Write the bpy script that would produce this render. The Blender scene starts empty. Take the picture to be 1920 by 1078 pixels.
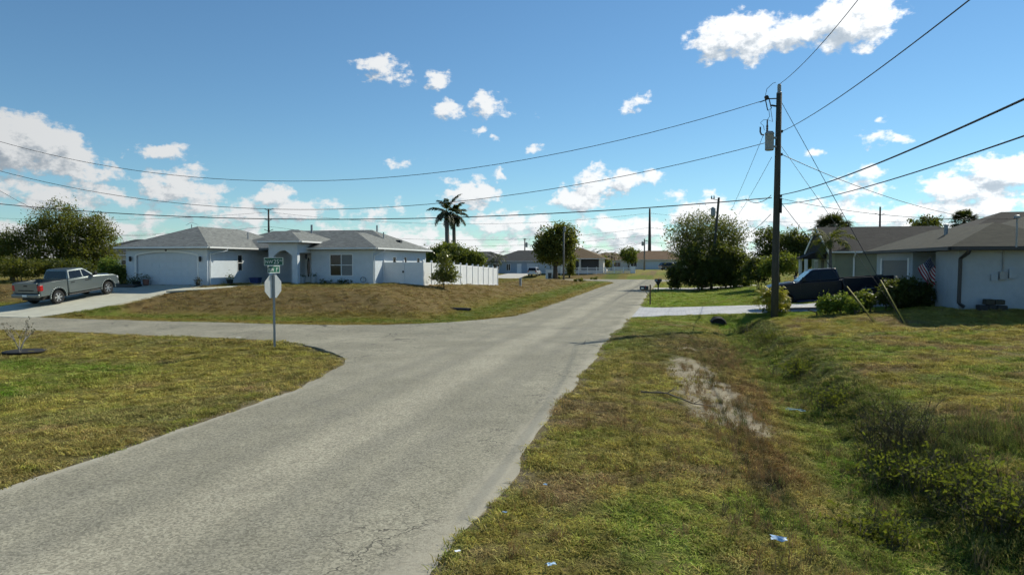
import bpy, bmesh, math, random
import numpy as np
from mathutils import Vector, Matrix, Euler
from mathutils.geometry import delaunay_2d_cdt

R = math.radians
SC = bpy.context.scene
COL = SC.collection
# ------------------------------------------------------------------ camera
F, HOR, CH = 1280.0, 493.0, 2.9            # focal length in photo pixels, horizon row, camera height
PITCH = math.atan((539 - HOR) / F)
cam_d = bpy.data.cameras.new('camera'); cam = bpy.data.objects.new('camera', cam_d); COL.objects.link(cam)
cam_d.sensor_width = 36.0; cam_d.lens = 24.0; cam_d.clip_start = 0.1; cam_d.clip_end = 6000
cam.location = (0, 0, CH); cam.rotation_euler = (math.pi / 2 - PITCH, 0, 0)
SC.camera = cam
# ------------------------------------------------------------------ sky and sun
SC.cycles.use_adaptive_sampling = True; SC.cycles.adaptive_threshold = .03; SC.cycles.adaptive_min_samples = 16
SC.cycles.max_bounces = 4; SC.cycles.diffuse_bounces = 2; SC.cycles.glossy_bounces = 2; SC.cycles.transmission_bounces = 2; SC.cycles.transparent_max_bounces = 4
SUN_AZ, SUN_EL = R(48.0), R(38.5)          # bearing from +Y towards +X
SKY_STRENGTH, SUN_STRENGTH, EXPOSURE = 0.095, 5.0, 0.08
SC.view_settings.view_transform = 'Standard'; SC.view_settings.look = 'None'
SC.view_settings.gamma = 1.0; SC.view_settings.exposure = EXPOSURE
SC.view_settings.use_curve_mapping = False
sd = bpy.data.lights.new('sun', 'SUN'); sun = bpy.data.objects.new('sun', sd); COL.objects.link(sun)
sd.energy = SUN_STRENGTH; sd.angle = R(0.53); sd.color = (1.0, 0.945, 0.78)
sdir = Vector((math.sin(SUN_AZ) * math.cos(SUN_EL), math.cos(SUN_AZ) * math.cos(SUN_EL), math.sin(SUN_EL)))
sun.rotation_euler = (-sdir).to_track_quat('-Z', 'Y').to_euler(); sun.location = sdir * 200

def pixdir(px, py):
    """azimuth and elevation of a direction seen in the photograph"""
    c, s_ = math.cos(PITCH), math.sin(PITCH)
    a, b = (px - 960) / F, (539 - py) / F
    d = Vector((a, c + b * s_, b * c - s_)); d.normalize()
    return math.atan2(d.x, d.y), math.asin(d.z)

CLOUDS = [  # photo x, y, half width, half height, strength
    (1395, 68, 105, 44, 1.0), (1500, 62, 90, 34, .95), (1600, 40, 85, 52, 1.05), (1335, 100, 40, 22, .6),
    (705, 130, 42, 24, .72), (752, 117, 34, 10, .46), (770, 150, 16, 16, .38), (922, 262, 14, 8, .36), (1690, 262, 24, 12, .40), (1215, 190, 12, 14, .4), (818, 154, 30, 20, .66), (785, 160, 28, 12, .42), (838, 209, 30, 20, .68),
    (915, 198, 36, 24, .70), (945, 210, 22, 9, .36), (1196, 198, 30, 16, .60), (750, 301, 28, 11, .6), (798, 300, 16, 8, .36),
    (1004, 280, 20, 14, .6), (1010, 226, 10, 9, .34), (895, 244, 30, 8, .34),
    (310, 286, 48, 17, .72), (845, 337, 24, 10, .5), (900, 333, 22, 8, .46), (932, 326, 14, 12, .52), (888, 364, 54, 26, .95),
    (1110, 330, 38, 24, .85), (1180, 338, 55, 19, .8), (1092, 372, 52, 27, .95), (1268, 362, 32, 11, .62), (1640, 258, 40, 20, .52),
    (1652, 222, 18, 14, .38), (1530, 285, 22, 10, .5), (1612, 342, 60, 26, .72), (1780, 350, 60, 30, .8), (1870, 335, 90, 46, 1.0),
    (30, 262, 95, 58, 1.05), (215, 372, 70, 24, .62), (470, 405, 60, 18, .66), (700, 400, 60, 16, .55), (1050, 405, 40, 12, .45), (110, 285, 70, 42, .95), (175, 325, 60, 38, .75), (15, 350, 50, 34, .7), (340, 350, 80, 34, .8), 
    (520, 372, 34, 30, .85), (560, 392, 60, 26, .8), (390, 385, 70, 26, .7), (120, 372, 90, 34, .7), (750, 385, 14, 20, .5),
    (960, 420, 90, 24, .75), (1180, 425, 110, 24, .8), (1330, 400, 80, 34, .85), (1400, 420, 70, 40, .85),
    (1520, 405, 110, 28, .85), (1660, 405, 80, 26, .85), (1820, 395, 130, 26, .85),
]

world = bpy.data.worlds.new('World'); SC.world = world; world.use_nodes = True
def N(nt, kind, **kw):
    n = nt.nodes.new(kind)
    for k, v in kw.items():
        if k == 'ins':
            for i, val in v.items():
                n.inputs[i].default_value = val
        else: setattr(n, k, v)
    return n
def math_node(nt, op, a, b=None, c=None, clamp=False):
    n = nt.nodes.new('ShaderNodeMath'); n.operation = op; n.use_clamp = clamp
    for i, x in enumerate((a, b, c)):
        if x is None: continue
        if isinstance(x, (int, float)): n.inputs[i].default_value = x
        else: nt.links.new(x, n.inputs[i])
    return n.outputs[0]
def maprange(nt, v, a, b, c, d, smooth=True):
    n = nt.nodes.new('ShaderNodeMapRange'); n.interpolation_type = 'SMOOTHSTEP' if smooth else 'LINEAR'
    nt.links.new(v, n.inputs[0])
    for i, x in enumerate((a, b, c, d)): n.inputs[i + 1].default_value = x
    return n.outputs[0]
def mixcol(nt, fac, a, b, mode='MIX'):
    n = nt.nodes.new('ShaderNodeMix'); n.data_type = 'RGBA'; n.blend_type = mode
    for sock, x in ((n.inputs[0], fac), (n.inputs[6], a), (n.inputs[7], b)):
        if isinstance(x, (int, float)): sock.default_value = x
        elif isinstance(x, (tuple, list)): sock.default_value = (*x[:3], 1)
        else: nt.links.new(x, sock)
    return n.outputs[2]

def build_world():
    g = bpy.data.node_groups.new('cloud_field', 'ShaderNodeTree')
    g.interface.new_socket('p', in_out='INPUT', socket_type='NodeSocketVector')
    g.interface.new_socket('d', in_out='OUTPUT', socket_type='NodeSocketFloat')
    gi = g.nodes.new('NodeGroupInput'); go = g.nodes.new('NodeGroupOutput')
    P = gi.outputs[0]
    wn = N(g, 'ShaderNodeTexNoise', ins={'Scale': 26.0, 'Detail': 3.5, 'Roughness': .62}); g.links.new(P, wn.inputs['Vector'])
    sub = N(g, 'ShaderNodeVectorMath', operation='SUBTRACT', ins={1: (.5, .5, .5)}); g.links.new(wn.outputs['Color'], sub.inputs[0])
    scl = N(g, 'ShaderNodeVectorMath', operation='MULTIPLY', ins={1: (.055, .032, 0)}); g.links.new(sub.outputs[0], scl.inputs[0])
    ad = N(g, 'ShaderNodeVectorMath', operation='ADD'); g.links.new(P, ad.inputs[0]); g.links.new(scl.outputs[0], ad.inputs[1])
    Q = ad.outputs[0]
    best = None
    for (x, y, rx, ry, st) in CLOUDS:
        az, el = pixdir(x, y); az1, _ = pixdir(x + rx, y); _, el1 = pixdir(x, y - ry)
        mn = N(g, 'ShaderNodeVectorMath', operation='MULTIPLY_ADD',
               ins={1: (1 / (az1 - az), 1 / (el1 - el), 0), 2: (-az / (az1 - az), -el / (el1 - el), 0)})
        g.links.new(Q, mn.inputs[0])
        dt = N(g, 'ShaderNodeVectorMath', operation='DOT_PRODUCT'); g.links.new(mn.outputs[0], dt.inputs[0]); g.links.new(mn.outputs[0], dt.inputs[1])
        v = math_node(g, 'MULTIPLY_ADD', dt.outputs['Value'], -0.55 * st, st * 1.0)
        best = v if best is None else math_node(g, 'SMOOTH_MAX', best, v, .25)
    # a bank of cumulus low all round the horizon
    sep = g.nodes.new('ShaderNodeSeparateXYZ'); g.links.new(P, sep.inputs[0])
    bn = N(g, 'ShaderNodeTexNoise', ins={'Scale': 5.0, 'Detail': 3.0, 'Roughness': .6})
    bm_ = N(g, 'ShaderNodeVectorMath', operation='MULTIPLY', ins={1: (1.3, 3.6, 1)}); g.links.new(P, bm_.inputs[0]); g.links.new(bm_.outputs[0], bn.inputs['Vector'])
    bandh = maprange(g, sep.outputs[1], .012, .135, .80, -.5, False)
    band = math_node(g, 'ADD', math_node(g, 'MULTIPLY_ADD', bn.outputs[0], 1.5, -.75), bandh)
    best = math_node(g, 'SMOOTH_MAX', best, band, .2)
    fn = N(g, 'ShaderNodeTexNoise', ins={'Scale': 34.0, 'Detail': 6.0, 'Roughness': .6, 'Lacunarity': 2.1})
    fm = N(g, 'ShaderNodeVectorMath', operation='MULTIPLY', ins={1: (1, 1.5, 1)}); g.links.new(P, fm.inputs[0]); g.links.new(fm.outputs[0], fn.inputs['Vector'])
    d = math_node(g, 'ADD', best, math_node(g, 'MULTIPLY_ADD', fn.outputs[0], 2.1, -1.08))
    g.links.new(d, go.inputs[0])

    nt = world.node_tree; nt.nodes.clear()
    tc = nt.nodes.new('ShaderNodeTexCoord'); sp = nt.nodes.new('ShaderNodeSeparateXYZ'); nt.links.new(tc.outputs['Generated'], sp.inputs[0])
    az = math_node(nt, 'ARCTAN2', sp.outputs[0], sp.outputs[1]); el = math_node(nt, 'ARCSINE', sp.outputs[2])
    cb = nt.nodes.new('ShaderNodeCombineXYZ'); nt.links.new(az, cb.inputs[0]); nt.links.new(el, cb.inputs[1])
    def field(off):
        a = N(nt, 'ShaderNodeVectorMath', operation='ADD', ins={1: off}); nt.links.new(cb.outputs[0], a.inputs[0])
        q = nt.nodes.new('ShaderNodeGroup'); q.node_tree = g; nt.links.new(a.outputs[0], q.inputs[0]); return q.outputs[0]
    d0 = field((0, 0, 0)); d1 = field((.010, .016, 0))
    alpha = maprange(nt, d0, .22, .66, 0, 1)
    lit = math_node(nt, 'SUBTRACT', d0, d1)
    shade = maprange(nt, lit, -.50, .22, 0, 1)
    thick = maprange(nt, d0, .5, 1.35, 0, 1)
    grey = mixcol(nt, shade, (.46, .53, .60), (.97, .99, 1.0))
    ccol = mixcol(nt, math_node(nt, 'MULTIPLY', math_node(nt, 'SUBTRACT', 1.0, shade), thick), grey, (.36, .43, .50))
    # brighter towards the sun side
    sunb = maprange(nt, az, -.7, .6, .66, 1.14, False)
    cs = N(nt, 'ShaderNodeVectorMath', operation='SCALE'); nt.links.new(ccol, cs.inputs[0]); nt.links.new(sunb, cs.inputs['Scale'])
    sky = N(nt, 'ShaderNodeTexSky', sky_type='NISHITA', sun_disc=False, sun_elevation=SUN_EL, sun_rotation=SUN_AZ,
            altitude=0, air_density=1.0, dust_density=.0, ozone_density=2.2)
    skc = N(nt, 'ShaderNodeVectorMath', operation='SCALE', ins={'Scale': SKY_STRENGTH}); nt.links.new(mixcol(nt, 1.0, sky.outputs[0], (.70, .965, 1.07), 'MULTIPLY'), skc.inputs[0])   # clear subtropical blue
    mx = mixcol(nt, math_node(nt, 'MULTIPLY', alpha, maprange(nt, el, -.02, .01, 0, .97)), skc.outputs[0], cs.outputs[0])
    bg = N(nt, 'ShaderNodeBackground', ins={'Strength': 1.0}); nt.links.new(mx, bg.inputs[0])
    out = nt.nodes.new('ShaderNodeOutputWorld'); nt.links.new(bg.outputs[0], out.inputs[0])
build_world()
try:
    world.cycles.sampling_method = 'MANUAL'; world.cycles.sample_map_resolution = 512
except Exception: pass

# ------------------------------------------------------------------ coordinates
GA = R(13.3); CG, SG = math.cos(GA), math.sin(GA)      # street grid: s to the right across the road, t ahead along it
def W(s, t, z=0.0): return Vector((s * CG + t * SG, -s * SG + t * CG, z))
def ST(x, y): return x * CG - y * SG, x * SG + y * CG
def ray(px, py):
    c, s_ = math.cos(PITCH), math.sin(PITCH); a, b = (px - 960) / F, (539 - py) / F
    return Vector((a, c + b * s_, b * c - s_))
def atz(px, py, z=0.0):
    d = ray(px, py); k = (z - CH) / d.z; return Vector((d.x * k, d.y * k, z))
def atd(px, py, D):
    d = ray(px, py); k = D / d.y; return Vector((d.x * k, D, CH + d.z * k))
def atd_x(px, D):
    return (px - 960) / F * D
rng = np.random.default_rng(7)
random.seed(11)

# ------------------------------------------------------------------ value noise for layout
_tab = rng.random((256, 256))
def vnoise(x, y):
    xi = np.floor(x).astype(int); yi = np.floor(y).astype(int); fx = x - xi; fy = y - yi
    fx = fx * fx * (3 - 2 * fx); fy = fy * fy * (3 - 2 * fy)
    a = _tab[xi % 256, yi % 256]; b = _tab[(xi + 1) % 256, yi % 256]; c = _tab[xi % 256, (yi + 1) % 256]; d = _tab[(xi + 1) % 256, (yi + 1) % 256]
    return (a * (1 - fx) + b * fx) * (1 - fy) + (c * (1 - fx) + d * fx) * fy
def fbm(x, y, o=4):
    t = 0; amp = .5; n = 0
    for k in range(o):
        t = t + amp * vnoise(x * 2 ** k + 17.3 * k, y * 2 ** k + 5.1 * k); n += amp; amp *= .5
    return t / n
def sstep(a, b, x):
    q = np.clip((x - a) / (b - a), 0, 1); return q * q * (3 - 2 * q)

# ------------------------------------------------------------------ mesh helpers
class MB:
    def __init__(self): self.v = []; self.f = []; self.uv = None
    def quad(self, *p):
        i = len(self.v); self.v += [tuple(q) for q in p]; self.f.append(tuple(range(i, i + len(p)))); return self
    def box(self, x0, x1, y0, y1, z0, z1, M=None):
        i = len(self.v)
        P = [(x0, y0, z0), (x1, y0, z0), (x1, y1, z0), (x0, y1, z0), (x0, y0, z1), (x1, y0, z1), (x1, y1, z1), (x0, y1, z1)]
        if M is not None: P = [tuple(M @ Vector(p)) for p in P]
        self.v += P
        self.f += [tuple(i + k for k in q) for q in ((0, 3, 2, 1), (4, 5, 6, 7), (0, 1, 5, 4), (1, 2, 6, 5), (2, 3, 7, 6), (3, 0, 4, 7))]
        return self
    def hexa(self, P):
        i = len(self.v); self.v += [tuple(p) for p in P]
        self.f += [tuple(i + k for k in q) for q in ((0, 3, 2, 1), (4, 5, 6, 7), (0, 1, 5, 4), (1, 2, 6, 5), (2, 3, 7, 6), (3, 0, 4, 7))]
        return self
    def tube(self, pts, rad, n=8, cap=True):
        pts = [Vector(p) for p in pts]
        if isinstance(rad, (int, float)): rad = [rad] * len(pts)
        base = len(self.v); up = None
        for k, p in enumerate(pts):
            d = (pts[min(k + 1, len(pts) - 1)] - pts[max(k - 1, 0)]).normalized()
            if up is None:
                a = d.cross(Vector((0, 0, 1)))
                if a.length < 1e-3: a = d.cross(Vector((1, 0, 0)))
            else: a = up - d * up.dot(d)
            a.normalize(); up = a; b = d.cross(a)
            for j in range(n):
                w = 2 * math.pi * j / n; self.v.append(tuple(p + (a * math.cos(w) + b * math.sin(w)) * rad[k]))
        for k in range(len(pts) - 1):
            for j in range(n):
                a0 = base + k * n + j; a1 = base + k * n + (j + 1) % n
                self.f.append((a0, a1, a1 + n, a0 + n))
        if cap:
            self.f.append(tuple(base + j for j in range(n))[::-1]); e = base + (len(pts) - 1) * n
            self.f.append(tuple(e + j for j in range(n)))
        return self
    def lathe(self, prof, n=24, M=None):
        base = len(self.v); M = M or Matrix.Identity(4)
        for r, z in prof:
            for j in range(n):
                w = 2 * math.pi * j / n; self.v.append(tuple(M @ Vector((r * math.cos(w), r * math.sin(w), z))))
        for k in range(len(prof) - 1):
            for j in range(n):
                a0 = base + k * n + j; a1 = base + k * n + (j + 1) % n; self.f.append((a0, a1, a1 + n, a0 + n))
        self.f.append(tuple(base + j for j in range(n))[::-1]); e = base + (len(prof) - 1) * n
        self.f.append(tuple(e + j for j in range(n))); return self
    def prism(self, poly, fn0, fn1):
        """poly of 2-D points; fn0/fn1 map them to the two 3-D ends"""
        i = len(self.v); n = len(poly)
        self.v += [tuple(fn0(*p)) for p in poly] + [tuple(fn1(*p)) for p in poly]
        self.f.append(tuple(i + k for k in range(n))[::-1]); self.f.append(tuple(i + n + k for k in range(n)))
        for k in range(n): self.f.append((i + k, i + (k + 1) % n, i + n + (k + 1) % n, i + n + k))
        return self
    def wall(self, O, a, width, h, holes=(), n=None, depth=.10, z0=0.0):
        """vertical wall face from O along a, holes (a0,a1,z0,z1), reveals going inward by -n*depth"""
        O = Vector(O); a = Vector(a).normalized(); n = Vector(n); up = Vector((0, 0, 1))
        xs = sorted({0.0, width, *[q for hh in holes for q in hh[:2]]}); zs = sorted({z0, h, *[q for hh in holes for q in hh[2:]]})
        pt = lambda x, z, d=0: O + a * x + up * z - n * d
        for x0, x1 in zip(xs, xs[1:]):
            for q0, q1 in zip(zs, zs[1:]):
                if any(hh[0] - 1e-6 <= x0 and x1 <= hh[1] + 1e-6 and hh[2] - 1e-6 <= q0 and q1 <= hh[3] + 1e-6 for hh in holes): continue
                self.quad(pt(x0, q0), pt(x1, q0), pt(x1, q1), pt(x0, q1))
        for x0, x1, q0, q1 in holes:
            c = [(x0, q0), (x1, q0), (x1, q1), (x0, q1)]
            for k in range(4):
                p, q = c[k], c[(k + 1) % 4]; self.quad(pt(*p), pt(*q), pt(*q, depth), pt(*p, depth))
        return self
    def hip(self, x0, x1, y0, y1, z, pitch=5 / 12, th=.16, gable=()):
        """hip roof over a rectangle (eave outline), fascia th thick; gable: ends of the ridge left upright"""
        w, l = x1 - x0, y1 - y0; half = min(w, l) / 2; top = z + th + half * pitch
        i = len(self.v); zt = z + th
        B = [(x0, y0), (x1, y0), (x1, y1), (x0, y1)]
        self.v += [(x, y, z) for x, y in B] + [(x, y, zt) for x, y in B]
        if w <= l:
            ra = y0 + (0 if 'a' in gable else half); rb = y1 - (0 if 'b' in gable else half); xm = (x0 + x1) / 2
            self.v += [(xm, ra, top), (xm, rb, top)]
            roof = [(4, 5, 8), (5, 6, 9, 8), (6, 7, 9), (7, 4, 8, 9)]
        else:
            ra = x0 + (0 if 'a' in gable else half); rb = x1 - (0 if 'b' in gable else half); ym = (y0 + y1) / 2
            self.v += [(ra, ym, top), (rb, ym, top)]
            roof = [(4, 5, 9, 8), (5, 6, 9), (6, 7, 8, 9), (7, 4, 8)]
        self.f += [tuple(i + k for k in q) for q in roof + [(3, 2, 1, 0), (0, 1, 5, 4), (1, 2, 6, 5), (2, 3, 7, 6), (3, 0, 4, 7)]]
        return self
    def build(self, name, mat, parent=None, smooth=False, bevel=0, M=None, seg=2, auto=False):
        me = bpy.data.meshes.new(name); me.from_pydata(self.v, [], self.f); me.update()
        bm = bmesh.new(); bm.from_mesh(me); bmesh.ops.recalc_face_normals(bm, faces=bm.faces); bm.to_mesh(me); bm.free()
        o = bpy.data.objects.new(name, me); COL.objects.link(o)
        if mat is not None: me.materials.append(mat)
        if smooth: me.shade_smooth()
        if auto and hasattr(me, 'set_sharp_from_angle'): me.shade_smooth(); me.set_sharp_from_angle(angle=R(40))
        if bevel:
            b = o.modifiers.new('bevel', 'BEVEL'); b.width = bevel; b.segments = seg; b.limit_method = 'ANGLE'; b.angle_limit = R(28)
        if parent: o.parent = parent
        if M is not None: o.matrix_local = M
        return o
def tag(o, label=None, cat=None, group=None, kind=None):
    for k, v in (('label', label), ('category', cat), ('group', group), ('kind', kind)):
        if v: o[k] = v
    return o
def empty(name, loc, rz=0.0, label=None, cat=None, group=None, rot=None):
    o = bpy.data.objects.new(name, None); COL.objects.link(o); o.location = loc; o.rotation_euler = rot or (0, 0, rz); o.empty_display_size = .2
    return tag(o, label, cat, group)
def grid_empty(name, s, t, z, label, cat, group=None): return empty(name, W(s, t, z), -GA, label, cat, group)
def kids(o): return [c for c in bpy.data.objects if c.parent == o]
def copy_tree(o, parent=None):
    c = o.copy(); COL.objects.link(c); c.parent = parent
    for k in kids(o): copy_tree(k, c)
    return c

# ------------------------------------------------------------------ materials
MATS = {}
def pm(name, col, rough=.7, var=.12, scale=6.0, bump=0.0, bscale=None, metal=0.0, coat=0.0, stretch=(1, 1, 1), spec=.5, stain=None, detail=4.0):
    m = bpy.data.materials.new(name); m.use_nodes = True; nt = m.node_tree; b = nt.nodes['Principled BSDF']; MATS[name] = m
    tc = nt.nodes.new('ShaderNodeTexCoord'); mp = N(nt, 'ShaderNodeMapping', ins={'Scale': stretch}); nt.links.new(tc.outputs['Object'], mp.inputs[0])
    no = N(nt, 'ShaderNodeTexNoise', ins={'Scale': scale, 'Detail': detail, 'Roughness': .6}); nt.links.new(mp.outputs[0], no.inputs['Vector'])
    c = Vector(col[:3]); f = maprange(nt, no.outputs[0], .3, .7, 0, 1, False)
    out = mixcol(nt, f, tuple(c * (1 - var)), tuple(min(1, q * (1 + var)) for q in c))
    if stain:
        n2 = N(nt, 'ShaderNodeTexNoise', ins={'Scale': scale * .23, 'Detail': 6.0, 'Roughness': .7}); nt.links.new(mp.outputs[0], n2.inputs['Vector'])
        out = mixcol(nt, maprange(nt, n2.outputs[0], .5, .72, 0, stain[3] if len(stain) > 3 else .6), out, stain[:3])
    nt.links.new(out, b.inputs['Base Color'])
    b.inputs['Roughness'].default_value = rough; b.inputs['Metallic'].default_value = metal; b.inputs['Coat Weight'].default_value = coat
    b.inputs['Coat Roughness'].default_value = .06; b.inputs['Specular IOR Level'].default_value = spec
    if bump:
        nb = N(nt, 'ShaderNodeTexNoise', ins={'Scale': bscale or scale * 6, 'Detail': 6.0}); nt.links.new(mp.outputs[0], nb.inputs['Vector'])
        bp = N(nt, 'ShaderNodeBump', ins={'Strength': bump, 'Distance': .02}); nt.links.new(nb.outputs[0], bp.inputs['Height']); nt.links.new(bp.outputs[0], b.inputs['Normal'])
    return m
def shingle(name, c1, c2, sx=2.6, rough=.95):
    m = bpy.data.materials.new(name); m.use_nodes = True; nt = m.node_tree; b = nt.nodes['Principled BSDF']; MATS[name] = m
    tc = nt.nodes.new('ShaderNodeTexCoord'); mp = N(nt, 'ShaderNodeMapping', ins={'Scale': (sx, sx, sx * 5.0)}); nt.links.new(tc.outputs['Object'], mp.inputs[0])
    vo = N(nt, 'ShaderNodeTexVoronoi', ins={'Scale': 1.6}); nt.links.new(mp.outputs[0], vo.inputs['Vector'])
    sp = nt.nodes.new('ShaderNodeSeparateColor'); nt.links.new(vo.outputs['Color'], sp.inputs[0])
    no = N(nt, 'ShaderNodeTexNoise', ins={'Scale': .9, 'Detail': 7.0, 'Roughness': .7}); nt.links.new(tc.outputs['Object'], no.inputs['Vector'])
    fine = N(nt, 'ShaderNodeTexNoise', ins={'Scale': 28.0, 'Detail': 3.0}); nt.links.new(tc.outputs['Object'], fine.inputs['Vector'])
    f = math_node(nt, 'ADD', math_node(nt, 'MULTIPLY', sp.outputs[0], .55), math_node(nt, 'MULTIPLY_ADD', no.outputs[0], .7, -.13))
    col = mixcol(nt, f, c1, c2)
    z = N(nt, 'ShaderNodeSeparateXYZ'); nt.links.new(tc.outputs['Object'], z.inputs[0])
    row = math_node(nt, 'FRACT', math_node(nt, 'MULTIPLY', z.outputs[2], 18.0))
    dark = maprange(nt, row, 0, .22, .62, 1.0)
    col = mixcol(nt, 1.0, col, mixcol(nt, dark, (0, 0, 0), (1, 1, 1)), 'MULTIPLY')
    col = mixcol(nt, maprange(nt, fine.outputs[0], .35, .65, 0, .35), col, c2)
    nt.links.new(col, b.inputs['Base Color']); b.inputs['Roughness'].default_value = rough; b.inputs['Specular IOR Level'].default_value = .2
    bp = N(nt, 'ShaderNodeBump', ins={'Strength': .5, 'Distance': .02}); nt.links.new(math_node(nt, 'ADD', row, sp.outputs[1]), bp.inputs['Height']); nt.links.new(bp.outputs[0], b.inputs['Normal'])
    return m
def leafmat(name, c1, c2, transl=.35, rough=.55):
    m = bpy.data.materials.new(name); m.use_nodes = True; nt = m.node_tree; nt.nodes.clear(); MATS[name] = m
    at = N(nt, 'ShaderNodeAttribute', attribute_name='var')
    col = mixcol(nt, at.outputs['Fac'], c1, c2)
    d = N(nt, 'ShaderNodeBsdfPrincipled', ins={'Roughness': rough, 'Specular IOR Level': .35}); nt.links.new(col, d.inputs['Base Color'])
    t = nt.nodes.new('ShaderNodeBsdfTranslucent'); tc = mixcol(nt, .5, col, (.30, .34, .03), 'MIX'); nt.links.new(tc, t.inputs[0])
    mx = N(nt, 'ShaderNodeMixShader', ins={0: transl}); nt.links.new(d.outputs[0], mx.inputs[1]); nt.links.new(t.outputs[0], mx.inputs[2])
    o = nt.nodes.new('ShaderNodeOutputMaterial'); nt.links.new(mx.outputs[0], o.inputs[0]); return m

stucco = pm('stucco_white', (.60, .66, .71), .9, .05, 3, .25, 60)
stucco_grey = pm('stucco_grey', (.36, .41, .45), .9, .06, 3, .25, 60, stain=(.25, .28, .30, .4))
stucco_green = pm('stucco_sage', (.26, .27, .19), .9, .06, 3, .2, 60)
stucco_blue = pm('stucco_blue', (.34, .40, .47), .9, .06, 3)
stucco_cream = pm('stucco_cream', (.62, .58, .52), .9, .06, 3)
trim = pm('trim_white', (.78, .79, .78), .5, .04, 4)
trim_dark = pm('trim_dark', (.03, .032, .035), .5, .1, 5)
vinyl = pm('fence_vinyl', (.80, .81, .82), .4, .03, 2, stain=(.62, .64, .62, .35))
doorpaint = pm('garage_door_paint', (.57, .62, .66), .5, .03, 3)
doorgrey = pm('garage_door_grey', (.13, .135, .14), .5, .05, 3)
glass = pm('window_glass', (.012, .016, .02), .06, .2, 2, spec=.45)
blind = pm('window_blind', (.16, .17, .175), .35, .1, 6, stretch=(1, 1, 12))
roofA = shingle('shingle_light_grey', (.085, .092, .090), (.275, .285, .272))
roofR1 = shingle('shingle_brown_green', (.028, .033, .028), (.068, .067, .053), 2.0)
roofR2 = shingle('shingle_dark', (.026, .026, .027), (.055, .053, .052))
roofF = shingle('shingle_slate', (.045, .048, .05), (.085, .087, .085))
roofT = shingle('roof_brown', (.125, .085, .050), (.205, .145, .085))
roofO = shingle('roof_tan', (.165, .098, .058), (.245, .162, .10))
concrete = pm('concrete', (.47, .46, .37), .9, .10, 1.6, .2, 40, stain=(.33, .32, .28, .5), detail=8)
concrete_f = pm('concrete_far', (.48, .46, .42), .9, .10, 2)
polewood = pm('pole_wood', (.060, .058, .045), .9, .35, 3, .5, 14, stretch=(6, 6, .5), stain=(.035, .045, .03, .6))
polegrey = pm('pole_grey', (.20, .185, .16), .9, .25, 3, .4, 14, stretch=(6, 6, .5))
polesteel = pm('pole_weathered_steel', (.05, .045, .042), .7, .2, 1)
galv = pm('galvanised_steel', (.42, .44, .45), .42, .12, 6, metal=.7)
galv_d = pm('galvanised_dull', (.30, .32, .33), .6, .15, 6, metal=.3)
wiremat = pm('wire_black', (.018, .018, .02), .6, .1, 3)
wirefar = pm('wire_far', (.06, .065, .07), .6, .1, 3)
paint_grey = pm('truck_paint_grey', (.165, .192, .190), .32, .05, 30, metal=.45, coat=.7)
paint_navy = pm('truck_paint_navy', (.004, .006, .016), .35, .1, 30, coat=.35, spec=.3)
paint_white = pm('car_paint_white', (.55, .57, .60), .3, .04, 3, coat=.7)
paint_dark = pm('car_paint_dark', (.012, .014, .018), .3, .1, 3, coat=.8)
plastic = pm('black_plastic', (.016, .017, .018), .55, .15, 8)
rubber = pm('tyre_rubber', (.014, .014, .014), .85, .2, 8)
alloy = pm('wheel_alloy', (.55, .56, .57), .3, .08, 8, metal=.8)
chrome = pm('chrome', (.6, .6, .62), .15, .05, 8, metal=1.0)
redlight = pm('tail_light_red', (.42, .012, .014), .2, .15, 12, coat=.6)
headlight = pm('head_light_clear', (.55, .57, .58), .12, .1, 12, coat=.8)
green_sign = pm('street_sign_green', (.004, .10, .062), .35, .06, 9)
sign_white = pm('sign_white', (.72, .76, .74), .4, .03, 9)
sign_back = pm('sign_back_aluminium', (.50, .53, .53), .5, .06, 7, metal=.2)
sign_red = pm('sign_red', (.45, .02, .02), .4, .05, 9)
yellow = pm('guard_yellow', (.44, .37, .07), .6, .1, 5, stain=(.35, .30, .08, .5))
bark = pm('bark_brown', (.085, .065, .045), .95, .35, 5, .6, 20, stretch=(1, 1, .4))
bark_pale = pm('bark_pale', (.36, .32, .27), .9, .2, 5, .4, 20)
palmbark = pm('palm_trunk_grey', (.14, .125, .105), .95, .25, 3, .5, 12, stretch=(1, 1, 6))
mailblack = pm('mailbox_black', (.014, .014, .015), .4, .2, 10)
wood = pm('wood_post', (.15, .105, .065), .9, .25, 6, .3, 20, stretch=(4, 4, .6))
blue_bin = pm('bin_blue', (.02, .045, .16), .4, .1, 6)
potdark = pm('pot_dark', (.025, .032, .035), .5, .15, 6)
potwhite = pm('pot_white', (.46, .50, .53), .5, .08, 6)
terracotta = pm('pot_terracotta', (.20, .10, .075), .8, .15, 6)
pipemat = pm('culvert_plastic', (.02, .02, .022), .85, .2, 6)
concpipe = pm('culvert_concrete', (.30, .29, .27), .9, .15, 6)
paper_blue = pm('litter_blue', (.34, .52, .72), .5, .25, 40)
paper_white = pm('litter_white', (.75, .78, .80), .6, .1, 40)
stickm = pm('dead_branch', (.17, .14, .11), .95, .3, 8, .4, 20)
mulch = pm('pipe_dark', (.016, .014, .012), .95, .4, 14, .6, 30)
leaf_olive = leafmat('leaf_olive', (.036, .050, .012), (.180, .175, .028), .45)
leaf_dark = leafmat('leaf_dark', (.018, .032, .010), (.082, .105, .022))
leaf_mid = leafmat('leaf_mid', (.045, .075, .016), (.155, .195, .032), .42)
leaf_yel = leafmat('leaf_yellow', (.30, .27, .025), (.68, .56, .07), .45)
leaf_palm = leafmat('leaf_palm', (.014, .028, .012), (.045, .066, .018), .2)
leaf_bright = leafmat('leaf_bright', (.08, .14, .022), (.24, .33, .05), .45)
leaf_magn = leafmat('leaf_small_tree', (.05, .07, .018), (.22, .22, .05), .35, .35)
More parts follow.
